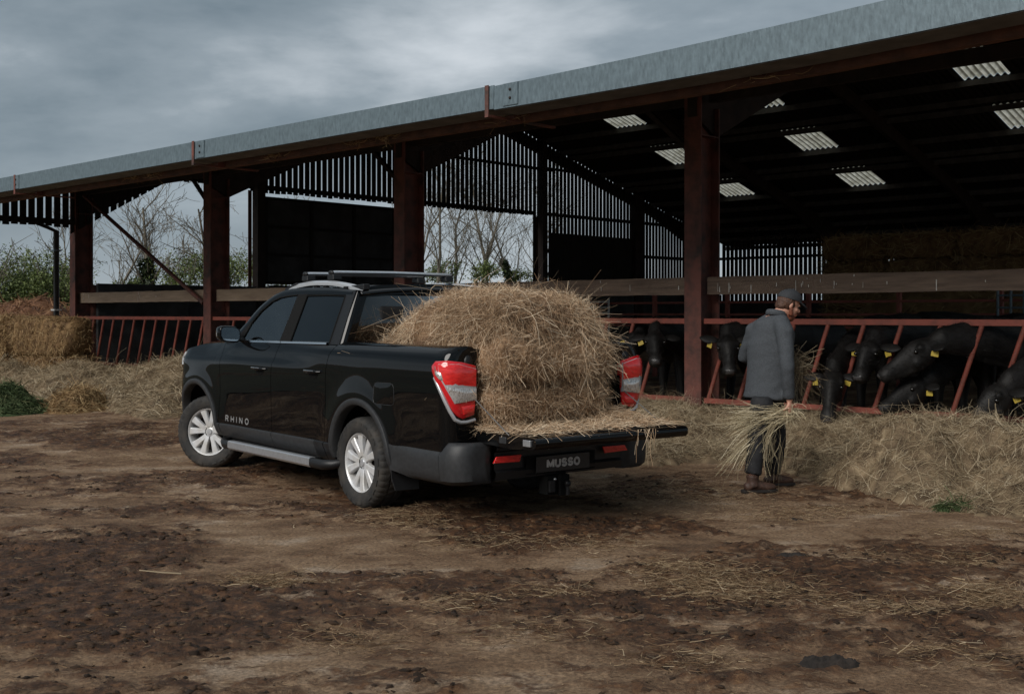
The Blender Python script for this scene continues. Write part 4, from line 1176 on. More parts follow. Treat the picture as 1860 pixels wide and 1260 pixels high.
# bonnet, front, lamps
P = []
for x in np.linspace(2.56, 3.86, 22):
    zt_ = float(np.interp(x, [2.56, 2.9, 3.2, 3.45, 3.65, 3.86], [1.275, 1.262, 1.243, 1.205, 1.155, 1.075]))
    hw = float(np.interp(x, [2.56, 3.1, 3.42, 3.6, 3.75, 3.86], [.905, .875, .86, .83, .76, .66]))
    P.append([(x + .07 * (1 - (y / hw) ** 2) * float(sstep(3.3, 3.86, x)), y, zt_ + .055 * (1 - (abs(y) / hw) ** 3)) for y in np.linspace(hw, -hw, 19)])
tp('bonnet', MB().grid(P), M['paint'], smooth=60)
P = []
for y in np.linspace(-.72, .72, 15):
    xx = 3.90 - .14 * (abs(y) / .72) ** 2.5
    P.append([(xx - .05, y, 1.09), (xx + .03, y, 1.02), (xx + .05, y, .80), (xx + .09, y, .62), (xx + .08, y, .45), (xx, y, .30)])
fb_ = tp('front_bumper', MB().grid(P), M['paint'], smooth=50)
MB().grid([[(3.96 - .14 * (abs(y) / .72) ** 2.5, y, z) for z in (1.0, .82)] for y in np.linspace(-.42, .42, 9)]).build('grille', M['blackpl'], fb_)
for sgn in (1, -1):
    hl = MB()
    g = [[surf(L, z, .012, sgn) for z in (ztw(L) - .015, ztw(L) - .07, ztw(L) - .15)] for L in np.linspace(3.56, 4.02, 9)]
    hl.grid(g).skirt(g, lambda p: (p[0] - .04, p[1] * .96, p[2]))
    tp('headlight', hl, M['clear_lens'], smooth=60)
tp('wiper', MB().tube([(2.62, .5, 1.30), (2.66, -.1, 1.315), (2.64, -.6, 1.30)], .012, 6), M['matt'])
# cross bars
for x in (1.46, .98):
    cb = tp('cross_bar', MB().tube([(x, .64, 1.907), (x, .60, 1.910), (x, 0, 1.915), (x, -.60, 1.910), (x, -.64, 1.907)], [(.030, .014), (.040, .018), (.040, .019), (.040, .018), (.030, .014)], 12), M['alu'], smooth=60)
    for y in (.64, -.64):
        MB().ball((x, y, 1.908), (.042, .018, .021), 12, 8).build('bar_end_cap', M['blackpl'], cb, smooth=180)
    for y in (.60, -.60):
        MB().prism([(x - .05, y - .04, 1.895), (x + .05, y - .04, 1.895), (x + .06, y - .04, 1.845), (x - .06, y - .04, 1.845)], (0, .09, 0)).build('bar_foot', M['blackpl'], cb, bevel=.01)

# wheels
def tyre_prof():
    return [(.232, -.095), (.245, -.118), (.262, -.126), (.300, -.1325), (.335, -.128), (.352, -.116)]
def make_wheel():
    w = bpy.data.objects.new('wheel', None); link(w, truck)
    # tyre with grooves: alternate segments recessed at the shoulders
    seg = 168; half = []
    mb = MB(); b = 0
    prof = [(.232, .095), (.244, .118), (.262, .127), (.300, .1335), (.322, .131), (.340, .124), (.354, .112), (.363, .090), (.3655, .060), (.366, .048), (.357, .044), (.357, .030), (.366, .026), (.367, .0), ]
    full = prof + [(r_, -y_) for r_, y_ in prof[-2::-1]]
    n_ = len(full)
    for k in range(seg):
        a_ = 2 * math.pi * k / seg
        notch = (k % 4) in (2,)
        for i, (r_, y_) in enumerate(full):
            rr_ = r_
            if notch and .336 < r_ and abs(y_) > .05: rr_ = r_ - .006
            if (k % 4) == 0 and abs(y_) < .03 and r_ > .36: rr_ = r_ - .007
            mb.v.append((rr_ * math.cos(a_), y_, rr_ * math.sin(a_)))
    for k in range(seg):
        k2 = (k + 1) % seg
        for i in range(n_ - 1):
            mb.f.append((k * n_ + i, k2 * n_ + i, k2 * n_ + i + 1, k * n_ + i + 1)); mb.m.append(0)
    ty = mb.build('tyre', M['rubber'], w, smooth=32)
    # sidewall bars
    for k in range(24):
        sb = MB()
        a_ = 2 * math.pi * k / 24
        if k % 6 == 5: continue
        for dr in (0,):
            p0 = Vector((.318 * math.cos(a_), .133, .318 * math.sin(a_))); p1 = Vector((.318 * math.cos(a_ + .17), .133, .318 * math.sin(a_ + .17)))
            sb.beam(p0, p1, .022, .004, up=(0, 1, 0))
        sb.build('sidewall_block', M['rubber'], ty)
    rim = MB()
    rim.lathe([(.236, .092), (.240, .104), (.236, .108), (.226, .102), (.219, .085), (.212, .03), (.205, -.05), (.232, -.095)], 72)
    ro = rim.build('rim', M['rim'], w, smooth=40)
    MB().lathe([(.0, -.005), (.12, -.005), (.16, -.01), (.205, -.02)], 40).build('brake_disc', M['dark_steel'], w, smooth=60)
    spk = MB()
    # ten flat spokes in five pairs
    prof_s = []
    for pair in range(5):
        for s_ in (-1, 1):
            a_ = 2 * math.pi * pair / 5 + s_ * R(17) + R(8)
            ai = 2 * math.pi * pair / 5 + s_ * R(11) + R(8)
            pts_ = []
            for r_, ang, wd, y_ in ((.050, ai, .024, .084), (.11, lerp(ai, a_, .5), .027, .091), (.17, lerp(ai, a_, .8), .032, .096), (.228, a_, .041, .097)):
                c_ = Vector((math.cos(ang), 0, math.sin(ang))); t_ = Vector((-math.sin(ang), 0, math.cos(ang)))
                p = c_ * r_
                pts_.append([p - t_ * wd * 1.0 + Vector((0, y_ - .035, 0)), p - t_ * wd * .92 + Vector((0, y_ - .006, 0)), p - t_ * wd * .70 + Vector((0, y_, 0)), p + t_ * wd * .70 + Vector((0, y_, 0)), p + t_ * wd * .92 + Vector((0, y_ - .006, 0)), p + t_ * wd * 1.0 + Vector((0, y_ - .035, 0))])
            m_ = MB().grid(pts_)
            if not prof_s: pass
            o = m_.build('spoke', M['rim'], ro, smooth=35)
    MB().lathe([(.0, .082), (.030, .082), (.036, .078), (.078, .072), (.085, .05)], 36).build('hub', M['rim'], ro, smooth=35)
    MB().lathe([(.0, .090), (.026, .089), (.031, .082)], 30).build('hub_cap', M['silver'], ro, smooth=40)
    for k in range(6):
        a_ = 2 * math.pi * k / 6 + .3
        MB().tube([(.058 * math.cos(a_), .070, .058 * math.sin(a_)), (.058 * math.cos(a_), .079, .058 * math.sin(a_))], .013, 10).build('wheel_nut', M['matt'], ro, smooth=40)
    return w
w0 = make_wheel()
w0.location = (0, .815, .355); w0.rotation_euler = (0, R(12), 0)
wf = dup(w0, parent=truck); wf.location = (3.09, .815, .355); wf.rotation_euler = (0, R(-9), R(33))
wr = dup(w0, parent=truck); wr.location = (0, -.815, .355); wr.rotation_euler = (0, 0, R(180))
wq = dup(w0, parent=truck); wq.location = (3.09, -.815, .355); wq.rotation_euler = (0, 0, R(180 + 31))
for wx in (-.05, 3.14):
    for sgn in (1, -1):
        P = [[(wx + .50 * math.cos(a_), y, .42 + .50 * math.sin(a_)) for y in (sgn * .58, sgn * .93)] for a_ in np.linspace(-.2, math.pi + .2, 19)]
        tp('wheel_liner', MB().grid(P), M['matt'], smooth=60)
# ------------------------------------------------------------------ hay
def unit(a_):
    return a_ / np.maximum(np.linalg.norm(a_, axis=1, keepdims=True), 1e-9)
def stalks(root, dirn, length, width, curl=.5, droop=0.0, segs=3, tone=None, taper=.6):
    """ribbons: root (n,3), dirn (n,3), length (n,), width (n,). Returns verts, quads, tone."""
    n_ = len(root)
    dirn = unit(dirn)
    cv = rng.normal(size=(n_, 3)); cv -= (cv * dirn).sum(1, keepdims=True) * dirn; cv = unit(cv)
    cv2 = np.cross(dirn, cv)
    amp = (rng.uniform(-1, 1, n_) * curl)[:, None]; amp2 = (rng.uniform(-1, 1, n_) * curl * .6)[:, None]
    side = unit(np.cross(dirn, rng.normal(size=(n_, 3))))
    vs_ = []
    for k in range(segs + 1):
        u = k / segs
        p = root + dirn * (length * u)[:, None] + cv * (amp * (length * u * u)[:, None]) + cv2 * (amp2 * (length * math.sin(u * 3.3))[:, None] * .5)
        p = p - np.array([0, 0, 1]) * (droop * length * u * u)[:, None] if np.isscalar(droop) else p - np.array([0, 0, 1]) * ((droop * length * u * u)[:, None])
        w = (width * (1 - (1 - taper) * u))[:, None] * .5
        vs_.append(p - side * w); vs_.append(p + side * w)
    V = np.stack(vs_, 1)          # n, 2*(segs+1), 3
    m_ = 2 * (segs + 1)
    base = np.arange(n_)[:, None] * m_
    F = []
    for k in range(segs):
        F.append(np.concatenate([base + 2 * k, base + 2 * k + 1, base + 2 * k + 3, base + 2 * k + 2], 1))
    F = np.stack(F, 1).reshape(-1, 4)
    if tone is None: tone = rng.beta(2.2, 2.0, n_)
    T = np.repeat(tone, m_)
    return V.reshape(-1, 3), F, T
def join(parts):
    vs_, fs, ts = [], [], []; b = 0
    for v, f, t in parts:
        vs_.append(v); fs.append(f + b); ts.append(t); b += len(v)
    return np.concatenate(vs_), np.concatenate(fs), np.concatenate(ts)
def grid_faces(nu, nv):
    i = np.arange(nu - 1)[:, None] * nv + np.arange(nv - 1)[None, :]
    return np.stack([i, i + nv, i + nv + 1, i + 1], -1).reshape(-1, 4)
def hair(name, parts, mt, parent):
    v, f, t = join(parts)
    o = np_mesh(name, v, f, mt, parent, t)
    o['kind'] = 'stuff'
    return o
# --- loose heaps as height fields in the barn frame (t, s)
def heap(name, label, cat, mt, t0, t1, s0, s1, hfun, n_st, L=(.12, .40), W=(.004, .007), tone_shift=0.0, res=.07, flow=0.25, thr=.02, dens=None, group=None, up=.35, droop=.25, core_shift=0.0, n_long=0, LL=(.2, .5)):
    ts_ = np.arange(t0, t1, res); ss_ = np.arange(s0, s1, res)
    T_, S_ = np.meshgrid(ts_, ss_, indexing='ij')
    Z = hfun(T_, S_)
    lump = fbm(T_ * 2.6, S_ * 2.6, 4, 61, .6)
    Z2 = Z + np.clip(Z, 0, .22) * .55 * lump + np.clip(Z, 0, .1) * .45 * fbm(T_ * 8, S_ * 8, 3, 71)
    Z2 = np.where(Z < .012, -.05, Z2)
    root = barn_thing(name, label, cat, 0, 0, 0, group)
    V = np.stack([-T_.ravel(), S_.ravel(), Z2.ravel()], 1)
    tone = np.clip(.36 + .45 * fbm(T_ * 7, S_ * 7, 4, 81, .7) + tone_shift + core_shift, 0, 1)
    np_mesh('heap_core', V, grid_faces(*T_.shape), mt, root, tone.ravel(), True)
    # stalks over the surface
    ci, cj = np.nonzero(Z[:-1, :-1] > thr)
    pick = rng.integers(0, len(ci), n_st); i, j = ci[pick], cj[pick]
    n_ = len(i)
    fu = rng.random(n_); fv = rng.random(n_)
    zz = Z2[i, j] * (1 - fu) * (1 - fv) + Z2[i + 1, j] * fu * (1 - fv) + Z2[i, j + 1] * (1 - fu) * fv + Z2[i + 1, j + 1] * fu * fv
    px = -(ts_[i] + fu * res); py = ss_[j] + fv * res
    gx = -(Z2[i + 1, j] - Z2[i, j]) / res; gy_ = (Z2[i, j + 1] - Z2[i, j]) / res
    pr_ = np.stack([px, py, np.maximum(zz, 0) + rng.uniform(-.005, .015, n_)], 1)
    fl = 2.2 * fbm(px * .7, py * .7, 2, 91)
    ang = np.where(rng.random(n_) < flow, fl * 3 + rng.normal(0, .5, n_), rng.uniform(0, 2 * np.pi, n_))
    d_ = np.stack([np.cos(ang), np.sin(ang), np.zeros(n_)], 1)
    d_[:, 2] = d_[:, 0] * gx + d_[:, 1] * gy_ + np.abs(rng.normal(0, up, n_))
    ln = rng.uniform(L[0], L[1], n_) * rng.uniform(.5, 1.2, n_)
    cl = fbm(px * 1.7, py * 1.7, 3, 95)
    tone = np.clip(rng.beta(1.9, 1.9, n_) + tone_shift + .30 * cl, 0, 1)
    st = stalks(pr_, d_, ln, rng.uniform(W[0], W[1], n_), curl=.55, droop=droop, tone=tone)
    sts = [st]
    if n_long:
        q = rng.integers(0, n_, n_long)
        cl2 = fbm(px[q] * 1.1 + 7, py[q] * 1.1, 3, 97)
        keep = rng.random(n_long) < np.clip(.5 + 1.2 * cl2, .05, 1); q = q[keep]
        sts.append(stalks(pr_[q] + np.array([0, 0, .012]), d_[q] + rng.normal(0, .25, (len(q), 3)), rng.uniform(LL[0], LL[1], len(q)), rng.uniform(W[0], W[1], len(q)) * 1.1, curl=.9, droop=droop * 1.3, segs=5, tone=np.clip(rng.beta(3.2, 1.6, len(q)) + tone_shift, 0, 1)))
    hair('loose_stalks', sts, mt, root)
    return root
def gauss(T_, S_, t, s, a_, b_, h, rot=0.0):
    c_, q = math.cos(rot), math.sin(rot)
    x = (T_ - t) * c_ + (S_ - s) * q; y = -(T_ - t) * q + (S_ - s) * c_
    return h * np.exp(-((x / a_) ** 2 + (y / b_) ** 2))
def ts_of(u, v, z=0):
    p = np.array(gpt(u, v, z)) - P4
    return p @ BA, p @ BN
def px_blob(T_, S_, u, v, ru, rv, h, z=0.0):
    """a mound whose foot is centred where the photograph shows it (its size given along and across the view)."""
    t, s = ts_of(u, v, z)
    c_ = np.array(gpt(u, v, z)); k = c_[1] / 2097.
    X = P4[0] + BA[0] * T_ + BN[0] * S_; Y = P4[1] + BA[1] * T_ + BN[1] * S_
    return h * np.exp(-(((X - c_[0]) / (ru * k)) ** 2 + ((Y - c_[1]) / rv) ** 2))
def right_heap(T_, S_):
    h = gauss(T_, S_, -3.5, -.1, 6.5, .85, .17)
    h = np.maximum(h, gauss(T_, S_, .6, -.5, 2.4, .9, .22))
    for (u, v, ru, rv, hh) in ((1235, 800, 80, .9, .34), (1330, 800, 60, .8, .22), (1480, 820, 90, .9, .22), (1650, 878, 110, .80, .64), (1780, 880, 120, .85, .60), (1900, 905, 120, .9, .58),
                               (1560, 880, 60, .5, .30), (1190, 830, 90, .9, .13), (1290, 830, 90, .8, .12), (1430, 850, 70, .5, .22), (1700, 830, 120, .7, .42), (1850, 860, 90, .6, .40), (1600, 800, 160, .7, .20), (1240, 770, 90, .6, .22), (1170, 800, 70, 1.2, .18)):
        h = np.maximum(h, px_blob(T_, S_, u, v, ru, rv, hh))
    h = h + .05 * fbm(T_ * 1.4, S_ * 1.4, 3, 111)
    # front edge of the heap as the photograph shows it on the ground
    X = P4[0] + BA[0] * T_ + BN[0] * S_; Y = P4[1] + BA[1] * T_ + BN[1] * S_
    u = 930 + 2097 * X / Y; v = 569 + 2097 * 1.55 / Y
    edge = np.interp(u, [1100, 1170, 1260, 1330, 1420, 1500, 1600, 1690, 1780, 1860, 2000], [838, 850, 858, 852, 862, 898, 915, 938, 950, 952, 955])
    edge = edge + 14 * fbm(u * .03, v * .03, 3, 121)
    fade = sstep(0, 26, edge - v)
    return h * fade * sstep(4.8, 2.6, T_) * sstep(.75, .1, S_) - .02 * (1 - fade)
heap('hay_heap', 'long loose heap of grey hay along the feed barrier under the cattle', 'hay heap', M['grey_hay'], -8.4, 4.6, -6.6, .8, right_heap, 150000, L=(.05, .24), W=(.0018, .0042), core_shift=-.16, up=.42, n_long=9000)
def left_heap(T_, S_):
    X = P4[0] + BA[0] * T_ + BN[0] * S_; Y = P4[1] + BA[1] * T_ + BN[1] * S_
    u = 930 + 2097 * X / Y; v = 569 + 2097 * 1.55 / Y
    h = np.zeros_like(T_)
    for (t, s, a_, b_, hh) in ((9.2, -2.2, 1.9, 1.5, .74), (11.2, -1.7, 1.6, 1.2, .62), (7.6, -3.8, 1.2, 1.2, .42), (13.2, -2.9, 1.6, 1.1, .48), (15.6, -3.6, 1.7, 1.0, .46), (13.0, -.9, 4, .7, .36), (6.7, -4.6, .9, .9, .32), (9.2, -4.2, 1.2, .9, .30), (17.5, -3.9, 2, 1.0, .45), (12.0, -3.6, 1.2, .8, .38)):
        h = np.maximum(h, gauss(T_, S_, t, s, a_, b_, hh))
    h = h + .07 * fbm(T_ * 1.3, S_ * 1.3, 3, 131)
    edge = np.interp(u, [-60, 40, 110, 170, 230, 290, 330, 400], [735, 735, 738, 744, 760, 780, 790, 800]) + 8 * fbm(u * .03, v * .03, 3, 141)
    fade = sstep(0, 16, edge - v)
    return h * fade * sstep(4.8, 6.6, T_) * sstep(.4, -.3, S_) - .02 * (1 - fade)
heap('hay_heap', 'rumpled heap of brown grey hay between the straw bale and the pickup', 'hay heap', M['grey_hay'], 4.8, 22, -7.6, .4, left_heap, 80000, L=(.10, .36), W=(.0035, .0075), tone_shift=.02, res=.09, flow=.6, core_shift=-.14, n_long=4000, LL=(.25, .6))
# small golden tuft in front of it and the cut grass
def tuft(name, label, u, v, ru, rv, h, mt, n_, L=(.12, .34), W=(.007, .011), cat='straw', shift=0.0, up=.4):
    t, s = ts_of(u, v)
    f_ = lambda T_, S_: px_blob(T_, S_, u, v, ru, rv, h) * 1.0 + .02 * fbm(T_ * 3, S_ * 3, 2, 151) - .03
    return heap(name, label, cat, mt, t - 3.4, t + 3.4, s - 3.4, s + 3.4, f_, n_, L=L, W=W, tone_shift=shift, res=.06, up=up, thr=.02)
tuft('straw_tuft', 'round tuft of golden straw beside the green cut grass', 142, 742, 40, .7, .36, M['straw'], 3200)
tuft('cut_grass', 'pile of dark green cut grass in front of the straw bale', 8, 748, 62, .62, .42, M['green'], 8000, L=(.06, .2), W=(.008, .016), cat='cut grass')
def grass_bit(label, u, v, ru, rv, h, n_):
    return tuft('cut_grass', label, u, v, ru, rv, h, M['green'], n_, L=(.06, .2), W=(.004, .008), cat='cut grass')
grass_bit('green cut grass under the front of the hay heap, small patch nearest the man', 1735, 926, 60, .14, .075, 420)
grass_bit('green cut grass poking out of the hay heap below the grazing cow', 1852, 905, 36, .35, .36, 1500)
# manure heap and bedding in the barn
def manure_h(T_, S_):
    h = np.zeros_like(T_)
    for (t, s, a_, b_, hh) in ((25.5, 1.6, 2.6, 2.2, 1.95), (29, 2, 3, 2.5, 1.85), (23.6, .9, 1.6, 1.6, 1.75), (33, 2, 3, 2.5, 1.9), (27, 4.5, 3, 2, 1.9), (21.4, .6, 1.0, 1.2, 1.5), (36, 2, 3, 2.5, 1.8)):
        h = np.maximum(h, gauss(T_, S_, t, s, a_, b_, hh))
    return h + .22 * fbm(T_ * .9, S_ * .9, 4, 161, .6)
heap('manure_heap', 'big reddish brown heap of old straw manure behind the straw bale', 'manure heap', M['manure'], 20, 40, -3, 8, manure_h, 22000, L=(.2, .6), W=(.014, .026), res=.16, thr=.2)
def bed_h(T_, S_):
    return gauss(T_, S_, -1.5, 17, 5, 2.5, 2.2) + gauss(T_, S_, 4.5, 18, 3, 2, 2.0) + .15 * fbm(T_, S_, 3, 171)
heap('bedding_heap', 'brown straw bedding heap inside the dark barn behind the cattle', 'straw heap', M['straw'], -9, 9, 13, 21, bed_h, 8000, L=(.2, .6), W=(.012, .02), res=.18, thr=.1)

# --- bales
def bale_mesh(dx_, dy_, dz_, name, mt, seed, n_st, parent, L=(.03, .13), W=(.0015, .0036), fray=.02, rnd=.05, shift=0.0, hang=0.0, faces='all', bulge=.0, out=.35):
    """a pressed bale: boxy core with dented sides, its stalks lie in the faces."""
    def face(o_, a_, b_, na, nb):
        A_, B_ = np.meshgrid(np.linspace(0, 1, na), np.linspace(0, 1, nb), indexing='ij')
        return o_[None, None] + A_[..., None] * a_ + B_[..., None] * b_
    hx, hy, hz = dx_ / 2, dy_ / 2, dz_ / 2
    X_, Y_, Z_ = np.array([dx_, 0, 0]), np.array([0, dy_, 0]), np.array([0, 0, dz_])
    lo = np.array([-hx, -hy, 0.0])
    res = .06 if max(dx_, dy_) < 2 else .12
    nx, ny, nz = [max(4, int(d_ / res)) for d_ in (dx_, dy_, dz_)]
    FS = [(lo, X_, Z_, nx, nz, (0, -1, 0)), (lo + Y_, Z_, X_, nz, nx, (0, 1, 0)), (lo, Z_, Y_, nz, ny, (-1, 0, 0)), (lo + X_, Y_, Z_, ny, nz, (1, 0, 0)), (lo + Z_, X_, Y_, nx, ny, (0, 0, 1)), (lo, Y_, X_, ny, nx, (0, 0, -1))]
    def warp(P, n_):
        c = np.array([0, 0, hz]); h = np.array([hx, hy, hz])
        q = (P - c) / h
        r_ = rnd / h
        # round the edges: superellipse blend
        p_ = 6.0
        nrm = (np.abs(q) ** p_).sum(-1, keepdims=True) ** (1 / p_)
        q2 = q / np.maximum(nrm, 1e-6) * np.abs(q).max(-1, keepdims=True)
        Q = c + q2 * h
        nz_ = fbm(Q[..., 0] * 3 + Q[..., 2] * 1.3 + seed, Q[..., 1] * 3 - Q[..., 2] * 2.1, 4, 181 + seed, .6)
        nz2 = fbm((Q[..., 0] + Q[..., 1]) * 9, Q[..., 2] * 14 + seed, 3, 191, .6)
        b_ = bulge * (1 - np.clip(np.abs(q2[..., 2]), 0, 1) ** 2)
        dr_ = np.sign(q2) * np.abs(q2) ** 5 / h; dr_ = dr_ / np.maximum(np.linalg.norm(dr_, axis=-1, keepdims=True), 1e-9)
        return Q + dr_ * (nz_ * .05 + nz2 * .02 + b_)[..., None]
    vs_, fs, ts = [], [], []; b = 0; parts = []
    area = [d_[1].max() * d_[2].max() if 0 else np.linalg.norm(np.cross(d_[1], d_[2])) for d_ in FS[:5]]
    for k, (o_, a_, b_, na, nb, n_) in enumerate(FS):
        P = warp(face(o_, a_, b_, na, nb), n_)
        vs_.append(P.reshape(-1, 3)); fs.append(grid_faces(na, nb) + b); b += na * nb
        tn = np.clip(.24 + .4 * fbm(P[..., 0] * 12 + P[..., 1] * 9, P[..., 2] * 16 + seed, 4, 201, .7) + shift, 0, 1); ts.append(tn.ravel())
        if k < 5 and n_st:
            m_ = int(n_st * area[k] / sum(area))
            u = rng.random(m_); v = rng.random(m_)
            iu = np.minimum((u * (na - 1)).astype(int), na - 2); iv = np.minimum((v * (nb - 1)).astype(int), nb - 2)
            fu = (u * (na - 1) - iu)[:, None]; fv = (v * (nb - 1) - iv)[:, None]
            pp = P[iu, iv] * (1 - fu) * (1 - fv) + P[iu + 1, iv] * fu * (1 - fv) + P[iu, iv + 1] * (1 - fu) * fv + P[iu + 1, iv + 1] * fu * fv
            nn = np.array(n_, float)
            pp = pp + nn * rng.uniform(-.012, fray, m_)[:, None]
            d_ = rng.normal(size=(m_, 3)); d_ = d_ - (d_ @ nn)[:, None] * nn * (1 - out * .5)
            d_ = d_ + nn * np.abs(rng.normal(0, out, m_))[:, None]
            d_[:, 2] -= hang * np.abs(rng.normal(0, 1, m_))
            tone = np.clip(rng.beta(2.4, 2.0, m_) + shift + .2 * fbm(pp[:, 0] * 4 + pp[:, 1] * 3, pp[:, 2] * 5 + seed, 2, 211), 0, 1)
            parts.append(stalks(pp, d_, rng.uniform(L[0], L[1], m_), rng.uniform(W[0], W[1], m_), curl=.45, droop=.15, tone=tone))
    o = np_mesh('bale_core', np.concatenate(vs_), np.concatenate(fs), mt, parent, np.concatenate(ts), True)
    if parts: hair('frayed_stalks', parts, mt, parent)
    return o
def tbale(name, label, cat, x, y, z, dims, seed, n_st, rz=0.0, mt=None, **k):
    g = thing(name, label, cat, tw(x, y, z), TROT + rz, 'hay bales in the bed of the pickup')
    bale_mesh(*dims, name, mt or M['hay'], seed, n_st, g, **k)
    return g
# bottom and middle bales at the tail, one further forward
tbale('hay_bale', 'lowest pressed hay bale at the tail end of the pickup bed', 'hay bale', -.93, .07, .735, (.98, 1.16, .30), 1, 24000, shift=-.02, bulge=.02)
tbale('hay_bale', 'middle pressed hay bale in the pickup bed, under the loose top', 'hay bale', -.95, .06, 1.03, (1.0, 1.18, .34), 2, 20000, rz=.02, bulge=.03)
tbale('hay_bale', 'front pressed hay bale of the load, behind the rear window of the cab', 'hay bale', -.10, .05, .735, (.62, 1.0, .62), 3, 800)
# loose top: rounded mass with hanging strands
def load_top():
    g = thing('loose_hay', 'shaggy mass of loose hay heaped on the bales in the pickup bed', 'hay', tw(-.55, 0, 1.10), TROT)
    nu, nv = 72, 44
    th = np.linspace(0, 2 * np.pi, nu); ph = np.linspace(-.45, np.pi / 2, nv)
    TH, PH = np.meshgrid(th, ph, indexing='ij')
    sp = lambda c, p: np.sign(c) * np.abs(c) ** p
    def pos(TH, PH, infl=0.0):
        cx_, cy_ = np.cos(TH), np.sin(TH)
        ca, sa = np.cos(PH), np.sin(PH)
        hx = .84 + infl; hy = .595 + infl; hz = .385 + infl
        x = sp(ca, .34) * sp(cx_, .46) * hx; y = sp(ca, .34) * sp(cy_, .46) * hy; z = sp(sa, .52) * hz
        z = np.where(z < 0, z * .55, z)
        # the top slopes down towards the cab, bulges at the tail, sits back on the right
        z = (z * (1 + .10 * np.exp(-((x + .35) / .45) ** 2 - ((y - .0) / .5) ** 2)) + .20) * (1 - .82 * sstep(-.10, .92, x)) * (1 - .13 * sstep(.05, -.62, y)) - .12
        x = x + .02
        y = y + .06
        nz_ = fbm(x * 2.4 + 5, y * 2.4 + z * 2.2, 4, 221, .6)
        nz2 = fbm(x * 7 + z * 5, y * 7 + z * 6, 3, 231, .6)
        k = 1 + .08 * nz_ + .03 * nz2
        return np.stack([x * k, y * k, .12 + (z - .0) * k], -1)
    P = pos(TH, PH)
    tone = np.clip(.20 + .4 * fbm(P[..., 0] * 9 + P[..., 2] * 8, P[..., 1] * 9 + P[..., 2] * 5, 4, 241, .7), 0, 1)
    np_mesh('heap_core', P.reshape(-1, 3), grid_faces(nu, nv), M['hay'], g, tone.ravel(), True)
    # stalks
    n_ = 100000
    a_ = rng.uniform(0, 2 * np.pi, n_); b_ = np.arcsin(rng.uniform(-.42, 1, n_))
    p0 = pos(a_, b_); p1 = pos(a_, b_, .06); nn = unit(p1 - p0)
    d_ = rng.normal(size=(n_, 3)); d_ -= (d_ * nn).sum(1, keepdims=True) * nn * .8; d_ += nn * np.abs(rng.normal(0, .22, n_))[:, None]
    d_[:, 2] -= .55 * np.abs(rng.normal(0, 1, n_)) * (1 - np.abs(nn[:, 2]))
    tone = np.clip(rng.beta(1.7, 1.7, n_) + .55 * fbm(p0[:, 0] * 3, p0[:, 1] * 3 + p0[:, 2] * 3, 3, 251) + .12 * (p0[:, 2] > .5), 0, 1)
    s1 = stalks(p0 + nn * rng.uniform(-.02, .02, n_)[:, None], d_, rng.uniform(.03, .15, n_), rng.uniform(.0015, .0036, n_), curl=1.0, droop=.3, tone=tone)
    # long strands hanging over the tail and right side
    m_ = 1500
    a_ = rng.uniform(np.pi * .80, np.pi * 1.62, m_); b_ = rng.uniform(.05, .75, m_)
    p0 = pos(a_, b_, .005); nn = unit(pos(a_, b_, .06) - p0)
    d_ = nn * .22 + rng.normal(0, .42, (m_, 3)); d_[:, 2] -= .8
    s2 = stalks(p0, d_, rng.uniform(.10, .34, m_), rng.uniform(.0018, .0036, m_), curl=.9, droop=.2, segs=5, tone=np.clip(rng.beta(2.8, 1.7, m_) + .06, 0, 1))
    # curls hanging free on the right
    m_ = 330
    a_ = rng.uniform(np.pi * 1.25, np.pi * 1.5, m_); b_ = rng.uniform(-.3, .25, m_)
    p0 = pos(a_, b_, .005)
    d_ = rng.normal(0, .45, (m_, 3)); d_[:, 2] -= .9; d_[:, 1] -= .05
    s3 = stalks(p0, d_, rng.uniform(.2, .45, m_), rng.uniform(.002, .0034, m_), curl=1.1, droop=.3, segs=6, tone=np.clip(rng.beta(2.8, 1.6, m_) + .1, 0, 1))
    # stalks poking out at the top and towards the cab
    m_ = 120
    a_ = rng.uniform(-1.2, 1.6, m_); b_ = rng.uniform(.1, 1.3, m_)
    p0 = pos(a_, b_, .0); nn = unit(pos(a_, b_, .06) - p0)
    s4 = stalks(p0, nn + rng.normal(0, .5, (m_, 3)), rng.uniform(.05, .18, m_), rng.uniform(.002, .0035, m_), curl=.5, tone=rng.beta(2.8, 1.6, m_))
    m_ = 2600
    a_ = rng.uniform(0, 2 * np.pi, m_); b_ = np.arcsin(rng.uniform(-.2, 1, m_))
    p0 = pos(a_, b_, .008); nn = unit(pos(a_, b_, .06) - p0)
    d_ = rng.normal(size=(m_, 3)); d_ -= (d_ * nn).sum(1, keepdims=True) * nn * .9; d_[:, 2] -= .5 * (1 - np.abs(nn[:, 2]))
    s5 = stalks(p0, unit(d_) + nn * .04, rng.uniform(.10, .34, m_), rng.uniform(.0022, .0042, m_), curl=1.3, droop=.35, segs=6, tone=np.clip(rng.beta(3.2, 1.5, m_), 0, 1))
    hair('loose_stalks', [s1, s2, s3, s4, s5], M['hay'], g)
load_top()
